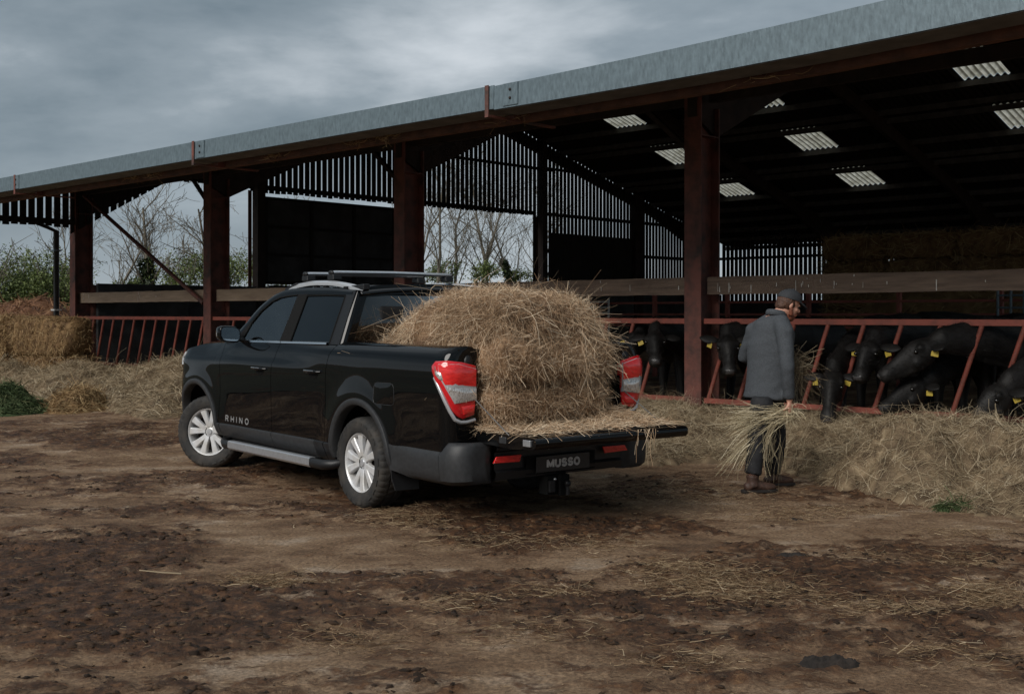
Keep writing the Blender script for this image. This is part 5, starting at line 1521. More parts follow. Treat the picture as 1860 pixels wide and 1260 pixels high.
# hay strewn on the tailgate and bed
def strewn():
    g = thing('strewn_hay', 'thin layer of loose hay strewn over the lowered tailgate', 'hay', tw(-1.6, 0, .715), TROT)
    n_ = 9000
    x = rng.uniform(-.36, .32, n_); y = rng.uniform(-.70, .70, n_)
    keep = rng.random(n_) < np.clip(.25 + .9 * sstep(-.4, .35, x) + .8 * sstep(.0, -.6, y) * sstep(-.3, .2, x) + .5 * fbm(x * 5, y * 5, 2, 261), .05, 1)
    x, y = x[keep], y[keep]; n_ = len(x)
    z = rng.uniform(.0, .02, n_) + .10 * np.exp(-(((x - .22) / .22) ** 2 + ((y + .52) / .22) ** 2)) * rng.random(n_) ** .5
    d_ = rng.normal(size=(n_, 3)); d_[:, 2] *= .12
    st = stalks(np.stack([x, y, z], 1), d_, rng.uniform(.03, .16, n_), rng.uniform(.002, .004, n_), curl=.5, tone=np.clip(rng.beta(2.4, 1.9, n_) + .05, 0, 1))
    m_ = 16
    p0 = np.stack([rng.normal(-.41, .008, m_), rng.normal(-.30, .04, m_), np.full(m_, -.005)], 1)
    d2 = rng.normal(0, .25, (m_, 3)); d2[:, 2] = -1
    s2 = stalks(p0, d2, rng.uniform(.08, .30, m_), rng.uniform(.003, .005, m_), curl=.3, tone=rng.beta(3, 1.6, m_))
    o = hair('strewn_stalks', [st, s2], M['hay'], g)
strewn()
# big square straw bales
g = barn_thing('straw_bale', 'large square golden straw bale beside the end post, on top of another bale', 'straw bale', 16.62, -1.93, .56, 'large straw bales by the end post')
bale_mesh(2.9, .78, .90, 'straw_bale', M['straw'], 5, 9000, g, L=(.05, .17), W=(.007, .012), fray=.006, shift=-.10, rnd=.04, out=.12)
g = barn_thing('straw_bale', 'lower straw bale half buried in hay under the golden bale by the end post', 'straw bale', 16.5, -1.90, 0, 'large straw bales by the end post')
bale_mesh(2.9, .80, .57, 'straw_bale', M['straw'], 6, 3000, g, L=(.10, .32), W=(.010, .016), shift=-.14)
g = barn_thing('straw_bale', 'straw bale at the left picture edge, end on to its golden neighbour', 'straw bale', 19.4, -1.97, .50, 'large straw bales by the end post')
bale_mesh(2.9, .80, .93, 'straw_bale', M['straw'], 8, 6000, g, L=(.10, .32), W=(.010, .016), shift=-.10)
g = barn_thing('straw_bale', 'lower straw bale at the left picture edge, half buried in hay', 'straw bale', 19.5, -1.95, 0, 'large straw bales by the end post')
bale_mesh(2.9, .80, .52, 'straw_bale', M['straw'], 9, 1500, g, L=(.10, .32), W=(.010, .016), shift=-.10)
# stack of big bales at the back of the barn
TIER = ['bottom', 'second', 'middle', 'fourth', 'top']; NTH = ['first', 'second', 'third', 'fourth', 'fifth', 'sixth', 'seventh', 'last']
g0 = None
for i in range(8):
    for j in range(5):
        lab = 'big bale in the %s tier of the dark barn stack, %s from its left end' % (TIER[j], NTH[i]) if i < 7 else 'big bale in the %s tier of the dark barn stack, at its right end' % TIER[j]
        if g0 is None:
            g0 = barn_thing('stacked_bale', lab, 'straw bale', 9.25, 23.8, 0, 'big bales stacked at the back of the barn')
            bale_mesh(2.38, 1.1, .84, 'stacked_bale', M['straw'], 7, 900, g0, L=(.2, .5), W=(.016, .026), shift=.08)
        else:
            dup(g0, bw(9.25 - i * 2.42, 23.8 + random.uniform(-.04, .04), j * .845), BROT + random.uniform(-.01, .01) + (math.pi if (i + j) % 2 else 0), lab)

# --- straw and mud clods lying about the yard
PATCH = [(490, 1055, 70, 16, 420), (760, 945, 60, 16, 420), (700, 935, 60, 14, 200), (1290, 1055, 110, 22, 900), (1330, 1075, 120, 20, 500), (1800, 1085, 70, 20, 700), (1230, 1035, 90, 16, 350), (870, 985, 110, 14, 300), (1060, 990, 110, 12, 250),
         (1400, 1090, 130, 18, 380), (1620, 1110, 120, 18, 350), (640, 1160, 110, 24, 160), (850, 1100, 80, 16, 160), (1750, 1020, 60, 10, 160), (1580, 1010, 120, 12, 120), (1420, 940, 120, 14, 160), (260, 790, 110, 16, 300), (250, 830, 140, 10, 160), (1150, 900, 140, 24, 420), (1300, 900, 140, 18, 420), (1500, 930, 160, 12, 300), (1760, 970, 120, 10, 160), (1250, 1200, 120, 24, 160), (1750, 1190, 140, 24, 200), (1000, 1080, 80, 12, 160), (980, 1150, 110, 24, 130)]
def yard_straw():
    pts = []
    for (u, v, a_, b_, n_) in PATCH:
        n_ = int(n_ * 2.6)
        uu = rng.normal(u, a_ * .6, n_); vv = rng.normal(v, b_ * .6, n_)
        vv = np.maximum(vv, 700)
        k = 1.55 / ((vv - 569) / 2097.)
        pts.append(np.stack([(uu - 930) / 2097. * k, k], 1))
    # thin litter everywhere
    n_ = 46000
    X = rng.uniform(-7, 7, n_); Y = 2.6 + 13 * rng.random(n_) ** 1.4
    w = np.clip(.30 + .9 * fbm(X * .8, Y * 1.1, 3, 271) + .35 * mudmask(X, Y), 0, 1)
    k = rng.random(n_) < w * .75
    lit = np.stack([X[k], Y[k]], 1)
    heavy = np.concatenate(pts)
    def lay(xy, L, tone, W=(.0028, .0055), up=.05):
        n_ = len(xy)
        z = gheight(xy[:, 0], xy[:, 1]) + rng.uniform(.002, .012, n_)
        d_ = np.stack([rng.normal(size=n_) * 1.5, rng.normal(size=n_), rng.normal(0, up, n_)], 1)
        return stalks(np.stack([xy[:, 0], xy[:, 1], z], 1), d_, rng.uniform(L[0], L[1], n_) * rng.uniform(.4, 1.1, n_), rng.uniform(*W, n_), curl=.28, segs=2, tone=tone)
    s1 = lay(heavy, (.025, .125), rng.beta(1.6, 2.4, len(heavy)), W=(.0018, .0038), up=.16)
    s2 = lay(lit, (.015, .09), rng.beta(1.2, 3.2, len(lit)), W=(.0016, .0038))
    m_ = 45
    big = np.stack([rng.uniform(-4, 4, m_), rng.uniform(3.4, 9, m_)], 1)
    s3 = lay(big, (.10, .24), rng.beta(4, 2, m_), W=(.005, .009))
    v, f, t = join([s1, s2, s3])
    o = np_mesh('scattered_straw', v, f, M['litter'], None, t)
    o['kind'] = 'stuff'
yard_straw()
M['clod'] = tone_mat('mud_clod', [(0.016, 0.009, 0.005), (0.045, 0.025, 0.014), (0.10, 0.060, 0.034), (0.20, 0.135, 0.085)], rough=.9)
M['dung'] = mat('dung', (0.016, 0.011, 0.008), 0.85, var=.4, scale=15, bump=.5, bscale=40)
def clods():
    n_ = 150000
    X = rng.uniform(-6, 6, n_); Y = 2.5 + 9.5 * rng.random(n_) ** 1.3
    m_ = mudmask(X, Y); dense = np.clip((m_ - .5) * 2.2, 0, 1) * np.clip(.5 + 1.2 * fbm(X * 2, Y * 2, 3, 281), 0, 1)
    k = rng.random(n_) < dense
    X, Y = X[k], Y[k]; n_ = len(X)
    r_ = .0035 + .020 * rng.random(n_) ** 4.2
    base = np.array([(1, 0, 0), (0, 1, 0), (-1, 0, 0), (0, -1, 0), (.5, .5, .65), (-.5, .5, .6), (-.5, -.5, .7), (.5, -.5, .6), (0, 0, .95)], float)
    tri = np.array([(0, 1, 4), (1, 2, 5), (2, 3, 6), (3, 0, 7), (0, 4, 7), (1, 5, 4), (2, 6, 5), (3, 7, 6), (4, 5, 8), (5, 6, 8), (6, 7, 8), (7, 4, 8)])
    sc_ = rng.uniform(.4, 1.6, (n_, 9, 1))
    a_ = rng.uniform(0, 2 * np.pi, n_); c_, s_ = np.cos(a_), np.sin(a_)
    B_ = np.repeat(base[None], n_, 0) * sc_ * r_[:, None, None] * np.array([1.4, 1, .55])
    x = B_[..., 0] * c_[:, None] - B_[..., 1] * s_[:, None]; y = B_[..., 0] * s_[:, None] + B_[..., 1] * c_[:, None]
    z = gheight(X, Y)
    V = np.stack([x + X[:, None], y + Y[:, None], B_[..., 2] + z[:, None] - .002], -1).reshape(-1, 3)
    F = (tri[None] + (np.arange(n_) * 9)[:, None, None]).reshape(-1, 3)
    o = np_mesh('mud_clods', V, F, M['clod'], None, np.repeat(rng.beta(1.2, 3.8, n_), 9), False)
    o['kind'] = 'stuff'
clods()
def dung(label, u, v, w, d_, h, seed, rz=0.0):
    x, y = gpt(u, v)
    nu, nv = 40, 26
    A_, B_ = np.meshgrid(np.linspace(-1, 1, nu), np.linspace(-1, 1, nv), indexing='ij')
    r_ = np.sqrt(A_ ** 2 + B_ ** 2)
    nz_ = fbm(A_ * 3 + seed, B_ * 2.2, 4, 291 + seed, .6)
    Z = h * np.clip(1.0 - r_ ** 2 + .7 * nz_, -.3, 1.3) * sstep(1.1, .75, r_) - .012
    V = np.stack([A_.ravel() * w / 2, B_.ravel() * d_ / 2, Z.ravel()], 1)
    o = np_mesh('dung_clod', V, grid_faces(nu, nv), M['dung'], None, None, True)
    o.location = (x, y, float(gheight(np.array([x]), np.array([y]))[0])); o.rotation_euler = (0, 0, rz)
    tag(o, label, 'dung clod', 'dung clods on the yard')
dung('dark lumpy clod of dung in front, largest of the clods on the muddy yard', 1500, 1207, .36, .13, .05, 1, .05)
dung('flat dark clod of dung midway between the man and the largest clod', 1440, 1010, .30, .14, .03, 2)
dung('small flat dark clod of dung below the boots of the man', 1448, 943, .20, .16, .016, 3)
# wisps of hay caught on the eaves purlin
def wisps():
    P0 = []
    for t, n_ in ((2.4, 50), (3.0, 40), (5.0, 26), (8.6, 40), (9.4, 30), (.0, 20), (-3.5, 16), (13.2, 12)):
        for k in range(n_): P0.append((-(t + random.gauss(0, .16)), -3.86 + random.gauss(0, .03), 3.95 + random.gauss(0, .02)))
    P0 = np.array(P0); n_ = len(P0)
    d_ = rng.normal(size=(n_, 3)) * np.array([1.4, .5, .35])
    st = stalks(P0, d_, rng.uniform(.07, .24, n_), rng.uniform(.005, .010, n_), curl=.5, tone=rng.beta(3, 2, n_))
    o = np_mesh('hay_wisp', st[0], st[1], M['straw'], barn, st[2]); o['kind'] = 'stuff'
wisps()
# ------------------------------------------------------------------ trees and hedge
def tree(name, label, x, y, h, seed, spread=.55, leaf=0, leafsize=.16, ivy=0.0, mt='leaf', trunk_r=.14, group=None, depth=3, low=.25, leafz=(.15, .75), twig=.85, upw=.45, cat='tree'):
    rd = random.Random(seed)
    root = thing(name, label, cat, (x, y, 0), rd.uniform(0, 6.28), group)
    tr, br = MB(), MB()
    tips = []
    def grow(p, d_, length, r_, lev):
        n_ = 4 if lev < 2 else 3
        pts = [p]; rad = [r_]
        for k in range(n_):
            d_ = (d_ + Vector((rd.gauss(0, .14), rd.gauss(0, .14), rd.gauss(0, .10) + .05 * upw))).normalized()
            pts.append(pts[-1] + d_ * (length / n_)); rad.append(max(r_ * (1 - .72 * (k + 1) / n_), .010))
        (tr if lev == 0 else br).tube(pts, rad, 8 if lev == 0 else (5 if lev == 1 else 3), cap=False)
        tips.append((pts, lev))
        if lev >= depth: return
        nb = {0: int(14 * twig), 1: int(7 * twig), 2: int(5 * twig), 3: 2}[lev]
        for k in range(nb):
            u = low + (1 - low) * (k + rd.random()) / nb if lev == 0 else .2 + .8 * (k + rd.random()) / nb
            i = min(int(u * n_), n_ - 1); f_ = u * n_ - i
            q = pts[i].lerp(pts[i + 1], f_); dd = (pts[i + 1] - pts[i]).normalized()
            az = rd.uniform(0, 2 * math.pi)
            s1 = dd.orthogonal().normalized(); s2 = dd.cross(s1)
            ang = rd.uniform(.45, .95) * (spread / .55)
            nd = (dd * math.cos(ang) + (s1 * math.cos(az) + s2 * math.sin(az)) * math.sin(ang)).normalized()
            nd = (nd + Vector((0, 0, upw * .6))).normalized()
            ln = length * (rd.uniform(.34, .55) * (1.15 - .6 * u) if lev == 0 else rd.uniform(.42, .62))
            grow(q, nd, ln, max(rad[i] * (.45 if lev == 0 else .55), .010), lev + 1)
    grow(Vector((0, 0, 0)), Vector((0, 0, 1)), h, trunk_r, 0)
    tr.build('trunk', M['bark'], root, smooth=180, fix=False)
    br.build('crown', M['bark'], root, fix=False)
    if leaf:
        P_ = []
        cand = [pt for pts, lev in tips if lev >= 2 for pt in pts if leafz[0] * h < pt.z < leafz[1] * h]
        if cand:
            leaf = int(leaf * 2.2); leafsize = leafsize * .42
            C_ = np.array([tuple(rd.choice(cand)) for k in range(leaf)]) + rng.normal(0, .22, (leaf, 3))
            leaves('leaf_spray', C_, leafsize, M[mt], root)
    if ivy:
        n_ = 1500
        z = rng.random(n_) * h * ivy; a_ = rng.uniform(0, 2 * np.pi, n_)
        pts = tips[0][0]
        cx_ = np.interp(z, [p.z for p in pts], [p.x for p in pts]); cy_ = np.interp(z, [p.z for p in pts], [p.y for p in pts])
        r_ = (trunk_r + .10) * (1 + .8 * fbm(z * 1.5, a_, 2, 301 + seed)) * rng.uniform(.6, 1.3, n_)
        leaves('ivy', np.stack([cx_ + r_ * np.cos(a_), cy_ + r_ * np.sin(a_), z], 1), .16, M['ivy'], root)
    return root
def leaves(name, C_, size, mt, parent, kind=True):
    n_ = len(C_)
    a_ = unit(rng.normal(size=(n_, 3))); b_ = unit(np.cross(a_, rng.normal(size=(n_, 3))))
    s_ = (size * rng.uniform(.5, 1.3, n_))[:, None]
    V = np.stack([C_ - a_ * s_, C_ + b_ * s_ * .45, C_ + a_ * s_, C_ - b_ * s_ * .45], 1).reshape(-1, 3)
    F = np.arange(n_ * 4).reshape(-1, 4)
    o = np_mesh(name, V, F, mt, parent, np.repeat(rng.beta(2, 2, n_), 4))
    o['kind'] = 'stuff'
    return o
def at(u, y): return (u - 930) / 2097. * y
GB, GL = 'bare trees behind the barn', 'leafy bushes at the edge of the yard'
Y0 = 58
tree('bare_tree', 'slender bare tree seen just right of the end post of the barn', at(182, Y0), Y0, 6.4, 11, trunk_r=.10, leaf=500, leafz=(.1, .5), group=GB)
tree('ivy_tree', 'short ivy covered stem between the end post and the thick ivy tree', at(222, Y0), Y0, 4.6, 12, trunk_r=.10, ivy=.68, group=GB, twig=.7)
tree('ivy_tree', 'tree with a thick ivy covered trunk behind the diagonal brace', at(252, Y0), Y0, 6.9, 13, trunk_r=.17, ivy=.62, leaf=350, leafz=(.1, .4), group=GB)
tree('spring_tree', 'wide tree with fresh pale leaves low down behind the second post', at(372, Y0 - 3), Y0 - 3, 6.6, 14, spread=.75, leaf=2600, leafz=(.1, .62), group=GB, trunk_r=.13)
tree('spring_tree', 'loose young tree with small leaves between the second post and the red door post', at(436, Y0 - 6), Y0 - 6, 5.8, 15, spread=.7, leaf=2200, leafz=(.05, .7), group=GB, trunk_r=.09)
tree('spring_tree', 'low leafy sapling at the foot of the gap behind the diagonal brace', at(318, Y0 - 8), Y0 - 8, 3.6, 16, leaf=1500, leafz=(.1, .9), group=GB, trunk_r=.06)
Y1 = 78
for u, h, sd, iv, lab in ((785, 11.0, 21, .0, 'bare tree with a stout trunk at the near side of the bright gable opening'), (822, 10.2, 22, 0, 'bare forked tree next to the stout trunk in the gable opening'), (858, 9.8, 23, .0, 'bare tree in the middle of the gable opening, above the pickup roof'), (893, 10.4, 24, 0, 'bare tree with an upright crown right of the middle of the gable opening'),
                     (941, 9.6, 25, .55, 'bare tree with an ivy clad stem near the red door post of the gable opening'), (745, 9.8, 26, 0, 'bare tree half hidden by the dark middle post of the barn'), (1010, 9.6, 27, 0, 'bare tree beyond the slats behind the far red door post')):
    tree('bare_tree', lab, at(u, Y1), Y1 + (sd % 3), h, sd, trunk_r=.15, ivy=iv, leaf=420, leafz=(.1, .45), leafsize=.2, group=GB, low=.22, twig=.85, spread=.5, depth=3, upw=.5)
def bush(name, label, x, y, w, h, n_, seed, size=.2, mt='leaf', group=GL, cat='bush'):
    root = thing(name, label, cat, (x, y, 0), 0, group)
    st = MB(); rd = random.Random(seed)
    for k in range(9):
        a_ = rd.uniform(0, 6.28); q = Vector((math.cos(a_) * w * .3, math.sin(a_) * w * .3, h * rd.uniform(.7, 1.02)))
        st.tube([(q.x * .1, q.y * .1, 0), (q.x * .45, q.y * .45, q.z * .55), tuple(q)], [.05, .035, .012], 4, cap=False)
        for j in range(8):
            u = rd.uniform(.3, 1); p = Vector((q.x * u, q.y * u, q.z * u))
            st.tube([tuple(p), tuple(p + Vector((rd.gauss(0, .35), rd.gauss(0, .35), rd.uniform(.2, .7))))], [.014, .008], 3, cap=False)
    st.build('stem', M['bark'], root, fix=False)
    cl = []
    nc = 60
    for k in range(nc):
        a_ = rd.uniform(0, 6.28); r_ = math.sqrt(rd.random()) * w * .5; z = h * (.08 + .85 * rd.random() * (1 - .45 * (r_ / (w * .5)) ** 2))
        cl.append((r_ * math.cos(a_), r_ * math.sin(a_), z, rd.uniform(.25, .62)))
    cl = np.array(cl); ci = rng.integers(0, nc, n_)
    C_ = cl[ci, :3] + rng.normal(0, 1, (n_, 3)) * cl[ci, 3:4] * .6
    C_[:, 2] = np.abs(C_[:, 2])
    leaves('foliage', C_, size, M[mt], root)
    return root
for k, (u, y, w, h) in enumerate(((-40, 46, 4.5, 4.6), (22, 48, 3.8, 4.5), (62, 50, 3.6, 4.7), (98, 47, 2.6, 4.0), (-110, 50, 5, 5.2), (128, 52, 3.0, 3.8))):
    bush('leafy_bush', ['big green bush at the left picture edge above the manure heap', 'green bush above the middle of the manure heap', 'tallest green bush left of the end post', 'smaller pale bush close to the black rain pipe', 'dense bush beyond the left picture edge', 'bush half hidden by the end post of the barn'][k], at(u, y), y, w, h, 13000, 40 + k, size=.065)
tree('bare_tree', 'thin bare tree rising above the green bushes left of the end post', at(104, 53), 53, 5.6, 31, trunk_r=.07, leaf=200, group=GB)
for k, (u, y, w, h, lab) in enumerate(((205, 60, 6, 2.8, 'low pale green hedge bush at the foot of the short ivy stem'), (300, 62, 7, 2.7, 'low pale green hedge bush beyond the wall panels under the diagonal brace'), (400, 62, 7, 2.9, 'low pale green hedge bush behind the second post of the barn'),
                                (790, 80, 5, 3.4, 'spring green hedge bush at the near side of the gable opening'), (845, 81, 5, 2.9, 'lower spring green hedge bush above the roof bars of the pickup'), (900, 80, 5, 3.2, 'spring green hedge bush in the gable opening beside the hay load'), (960, 80, 5, 2.8, 'small spring green hedge bush by the far red door post'))):
    bush('hedge_bush', lab, at(u, y), y, w, h, 5000, 60 + k, size=.075, group='hedge bushes behind the barn')
# ------------------------------------------------------------------ cattle
M['coat'] = mat('black_coat', (0.0090, 0.0080, 0.0075), 0.62, var=.5, scale=6, bump=.12, bscale=60, spec=.35, stretch=(1, 1, .45))
M['fur'] = tone_mat('black_fur', [(0.003, 0.0027, 0.0025), (0.007, 0.006, 0.0056), (0.014, 0.0115, 0.010)], rough=.6, spec=.25)
M['nose'] = mat('cow_nose', (0.055, 0.052, 0.052), 0.26, spec=.6, bump=.3, bscale=120)
M['nostril'] = mat('nostril', (0.004, 0.003, 0.003), 0.7)
M['eye'] = mat('dark_eye', (0.006, 0.005, 0.004), 0.06, spec=.9)
M['tag'] = mat('yellow_tag', (0.52, 0.38, 0.06), 0.45, var=.12, scale=60)
def bl(t, s, z, o): return Vector((-(t - o[0]), s - o[1], z))
def cow(label, poll, muzzle, sh_t, sh_s=.98, sh_z=1.12, rear_t=None, chin=0.0, tags=(1, 1), scale=1.0, up=(0, 0, 1), earlift=.0, full=True):
    o = (sh_t, sh_s)
    root = barn_thing('cow', label, 'cow', sh_t, sh_s, 0, 'black cattle feeding through the barrier')
    Pv, Mv = bl(*poll, o), bl(*muzzle, o)
    hd = (Mv - Pv); hl = hd.length; hd = hd.normalized()
    rt = sh_t if rear_t is None else rear_t
    S_ = bl(sh_t, sh_s, sh_z, o); H_ = bl(rt, sh_s + 1.5, 1.14, o); mid = S_.lerp(H_, .5) - Vector((0, 0, .04))
    mb = MB()
    # trunk
    dirb = (H_ - S_).normalized()
    body = [H_ + dirb * .12 - Vector((0, 0, .05)), H_ + dirb * .04, H_, S_.lerp(H_, .75), mid, S_.lerp(H_, .22), S_, S_ - dirb * .14 + Vector((0, 0, .0)), S_ - dirb * .30]
    rad = [(.10, .14), (.20, .24), (.265, .31), (.31, .36), (.345, .40), (.32, .40), (.265, .38), (.20, .30), (.10, .16)]
    mb.tube(body, rad, 20)
    # neck to head
    n0 = S_ - dirb * .02 + Vector((0, 0, .03)); nb = Pv - hd * .10
    out_ = Vector((0, -1, 0))
    c1 = n0.lerp(nb, .35) + Vector((0, 0, .05)); c2 = n0.lerp(nb, .72) + Vector((0, 0, .03))
    neck = [n0 + dirb * .2, n0, c1, c2, nb, Pv + hd * .04]
    mb.tube(neck, [(.20, .28), (.205, .31), (.175, .27), (.140, .215), (.115, .165), (.105, .12)], 18)
    # head with forehead, face and muzzle
    upv = [Vector(up)] * 9
    uu = [-.12, .0, .12, .28, .45, .62, .76, .88, .99, 1.03]
    rr = [(.075, .07), (.120, .115), (.152, .160), (.146, .185), (.108, .165), (.084, .135), (.084, .112), (.108, .108), (.100, .090), (.060, .055)]
    side = hd.cross(Vector(up)).normalized(); hup = side.cross(hd).normalized()
    pts = [Pv + hd * (hl * u) - hup * (.02 * max(0, u - .3)) for u in uu]
    mb.tube(pts, [(a_ * scale, b_ * scale) for a_, b_ in rr], 18, ups=[up] * 10)
    # jaw
    mb.tube([Pv + hd * hl * .18 - hup * .125, Pv + hd * hl * .45 - hup * .13, Pv + hd * hl * .8 - hup * .090, Pv + hd * hl * .93 - hup * .07], [(.090, .06), (.078, .06), (.058, .042), (.05, .035)], 12, ups=[up] * 4)
    for sg in (-1, 1): mb.ball(Pv + hd * hl * .40 + side * sg * .075 - hup * .075, (.06, .075, .075), 10, 8)
    # brow ridges and dewlap
    for sg in (-1, 1): mb.ball(Pv + hd * hl * .24 + side * sg * .118 + hup * .070, .052, 10, 8)
    mb.tube([n0 - Vector((0, 0, .26)), c1 - Vector((0, 0, .24)), c2 - Vector((0, 0, .16))], [(.06, .10), (.05, .09), (.04, .06)], 10)
    # legs
    if full:
        fs = Vector((1, 0, 0)) * .16
        for sg in (-1, 1):
            b0 = S_ + Vector((sg * .16, .05, -.20))
            mb.tube([b0 + Vector((0, 0, .12)), b0 + Vector((0, .02, -.22)), b0 + Vector((0, .0, -.48)), b0 + Vector((0, .01, -.80)), b0 + Vector((0, -.03, -.90))], [(.12, .15), (.095, .115), (.062, .07), (.05, .052), (.065, .07)], 12)
            b1 = H_ + Vector((sg * .17, -.02, -.10))
            mb.tube([b1 + Vector((0, 0, .05)), b1 + Vector((0, -.10, -.30)), b1 + Vector((0, .06, -.58)), b1 + Vector((0, .02, -.86)), b1 + Vector((0, -.03, -1.0))], [(.13, .2), (.11, .16), (.06, .075), (.05, .055), (.062, .07)], 12)
    me = remesh(mb, .019, 5)
    me.materials.clear(); me.materials.append(M['coat'])
    me.polygons.foreach_set('use_smooth', [True] * len(me.polygons))
    bo = bpy.data.objects.new('body', me); link(bo, root)
    # short fur over head, neck and shoulder
    n_ = len(me.vertices); co_ = np.zeros(n_ * 3, np.float32); me.vertices.foreach_get('co', co_); co_ = co_.reshape(-1, 3)
    no_ = np.zeros(n_ * 3, np.float32); me.vertices.foreach_get('normal', no_); no_ = no_.reshape(-1, 3)
    pv_ = np.array(Pv); mv_ = np.array(Mv)
    sel = np.nonzero((np.linalg.norm(co_ - pv_, axis=1) < .95) & (np.linalg.norm(co_ - mv_, axis=1) > .09))[0]
    m_ = 2600
    q = sel[rng.integers(0, len(sel), m_)]
    p0 = co_[q] + rng.normal(0, .010, (m_, 3)); nn = no_[q]
    back = -np.array(hd)[None] * .8 + np.array([0, 0, -.9]) + rng.normal(0, .45, (m_, 3))
    back = back - (back * nn).sum(1, keepdims=True) * nn + nn * .30
    st = stalks(p0 - nn * .004, back, rng.uniform(.02, .055, m_), rng.uniform(.003, .006, m_), curl=.4, segs=2, taper=.3, tone=rng.beta(1.6, 2.4, m_))
    np_mesh('coat_hair', st[0], st[1], M['fur'], root, st[2])['kind'] = 'stuff'
    # parts
    for sg in (-1, 1):
        e0 = Pv + hd * (.04 * hl) + side * sg * .115 + hup * .01
        ed = (side * sg * 1.0 + Vector((0, 0, -.22 + earlift)) - hd * .18).normalized()
        fw = hd.cross(ed).normalized() if sg > 0 else ed.cross(hd).normalized()
        ear = MB(); prof = [(0, .030), (.07, .058), (.14, .078), (.20, .070), (.25, .040), (.28, .008)]
        ear.tube([e0 + ed * a_ for a_, w in prof], [(w, max(.010, w * .30)) for a_, w in prof], 12, ups=[tuple(hup)] * 6)
        eo = ear.build('ear', M['coat'], root, smooth=180)
        if tags[(sg + 1) // 2]:
            c_ = e0 + ed * .105 - hup * .0 + Vector((0, -.028, -.02))
            tgx = ed; tgz = Vector((0, 0, -1)); n_ = Vector((0, -1, 0))
            ta_ = random.uniform(-.45, .45); tgx = Vector((math.cos(ta_), random.uniform(-.3, .3), math.sin(ta_))); tgz = Vector((math.sin(ta_), 0, -math.cos(ta_)))
            pl_ = [c_ + tgx * a_ + tgz * b_ for a_, b_ in ((-.024, 0), (.024, 0), (.043, .045), (.043, .095), (-.043, .095), (-.043, .045))]
            tb = MB().prism(pl_, n_ * .004)
            tb.build('ear_tag', M['tag'], root)
        MB().ball(Pv + hd * hl * .335 + side * sg * .136 * scale + hup * .060, .026, 12, 8).build('eye', M['eye'], root, smooth=180)
        MB().ball(Pv + hd * hl * .985 + side * sg * .045 + hup * .032, (.020, .022, .018), 10, 6).build('nostril', M['nostril'], root, smooth=180)
    nm = MB().tube([Pv + hd * hl * .90 + hup * .018, Pv + hd * hl * .965 + hup * .010, Pv + hd * hl * 1.035 + hup * .0], [(.090, .062), (.088, .064), (.052, .040)], 14, ups=[up] * 3)
    nm.build('nose', M['nose'], root, smooth=180)
    return root
cow('black cow looking out between the hay load and the nearest red post', (.64, -.05, 1.20), (.36, -.42, .82), .75, tags=(0, 1))
cow('black cow with head up in the dark, just beside the hay load', (1.15, .20, 1.20), (1.05, -.15, .84), 1.3, sh_s=1.25, tags=(1, 1))
cow('black cow peering round the red post with yellow tags in both ears', (-.70, -.16, 1.17), (-.93, -.46, .72), -.95, tags=(1, 1), earlift=.25)
cow('black cow with lowered head eating hay just past the man', (-2.36, -.20, .74), (-2.52, -.66, .17), -2.30, tags=(1, 1), sh_z=1.14)
cow('black cow facing forward between the feeding one and the one with its head raised', (-2.86, -.12, 1.13), (-2.86, -.50, .71), -3.0, sh_s=1.2, tags=(1, 1))
cow('black cow with raised head stretched sideways over its neighbours', (-3.74, -.25, 1.16), (-3.22, -.62, .76), -4.4, sh_s=.75, rear_t=-5.2, tags=(1, 1), sh_z=1.14)
cow('black cow with head low under the sideways one, nose at the bottom rail', (-3.52, -.05, .66), (-3.16, -.45, .34), -3.75, sh_s=.95, tags=(1, 1))
cow('black cow grazing the top of the hay heap, head far out through the barrier', (-4.66, -.42, .66), (-4.38, -.80, .18), -5.2, sh_s=.72, rear_t=-5.7, tags=(1, 1), sh_z=1.05)
cow('black cow standing further back in the pen, only its back seen over the barrier', (-2.0, 1.3, 1.2), (-1.7, .95, .85), -2.4, sh_s=2.4, rear_t=-3.4, sh_z=1.2, tags=(0, 0))
cow('black cow deep in the pen with its back level with the red top rail', (-3.0, 2.6, 1.2), (-2.7, 2.3, .9), -3.8, sh_s=3.2, rear_t=-4.8, sh_z=1.2, tags=(0, 0))

# ------------------------------------------------------------------ the man
M['skin'] = mat('skin', (0.52, 0.27, 0.19), 0.5, var=.10, scale=30)
M['jacket'] = mat('wool_jacket', (0.048, 0.054, 0.062), 0.85, var=.30, scale=120, bump=.2, bscale=150)
M['jeans'] = mat('dark_trousers', (0.010, 0.010, 0.012), 0.8, var=.3, scale=30, bump=.4, bscale=12)
M['boot'] = mat('brown_boot', (0.060, 0.030, 0.020), 0.6, var=.35, scale=25, bump=.2)
M['sole'] = mat('boot_sole', (0.018, 0.014, 0.012), 0.8)
M['cap'] = mat('dark_cap', (0.022, 0.024, 0.028), 0.8, var=.2, scale=60)
M['hair'] = mat('brown_hair', (0.075, 0.033, 0.018), 0.6, var=.4, scale=60, bump=.6, bscale=80)
M['beard'] = mat('red_beard', (0.16, 0.045, 0.020), 0.65, var=.4, scale=80, bump=.6, bscale=90)
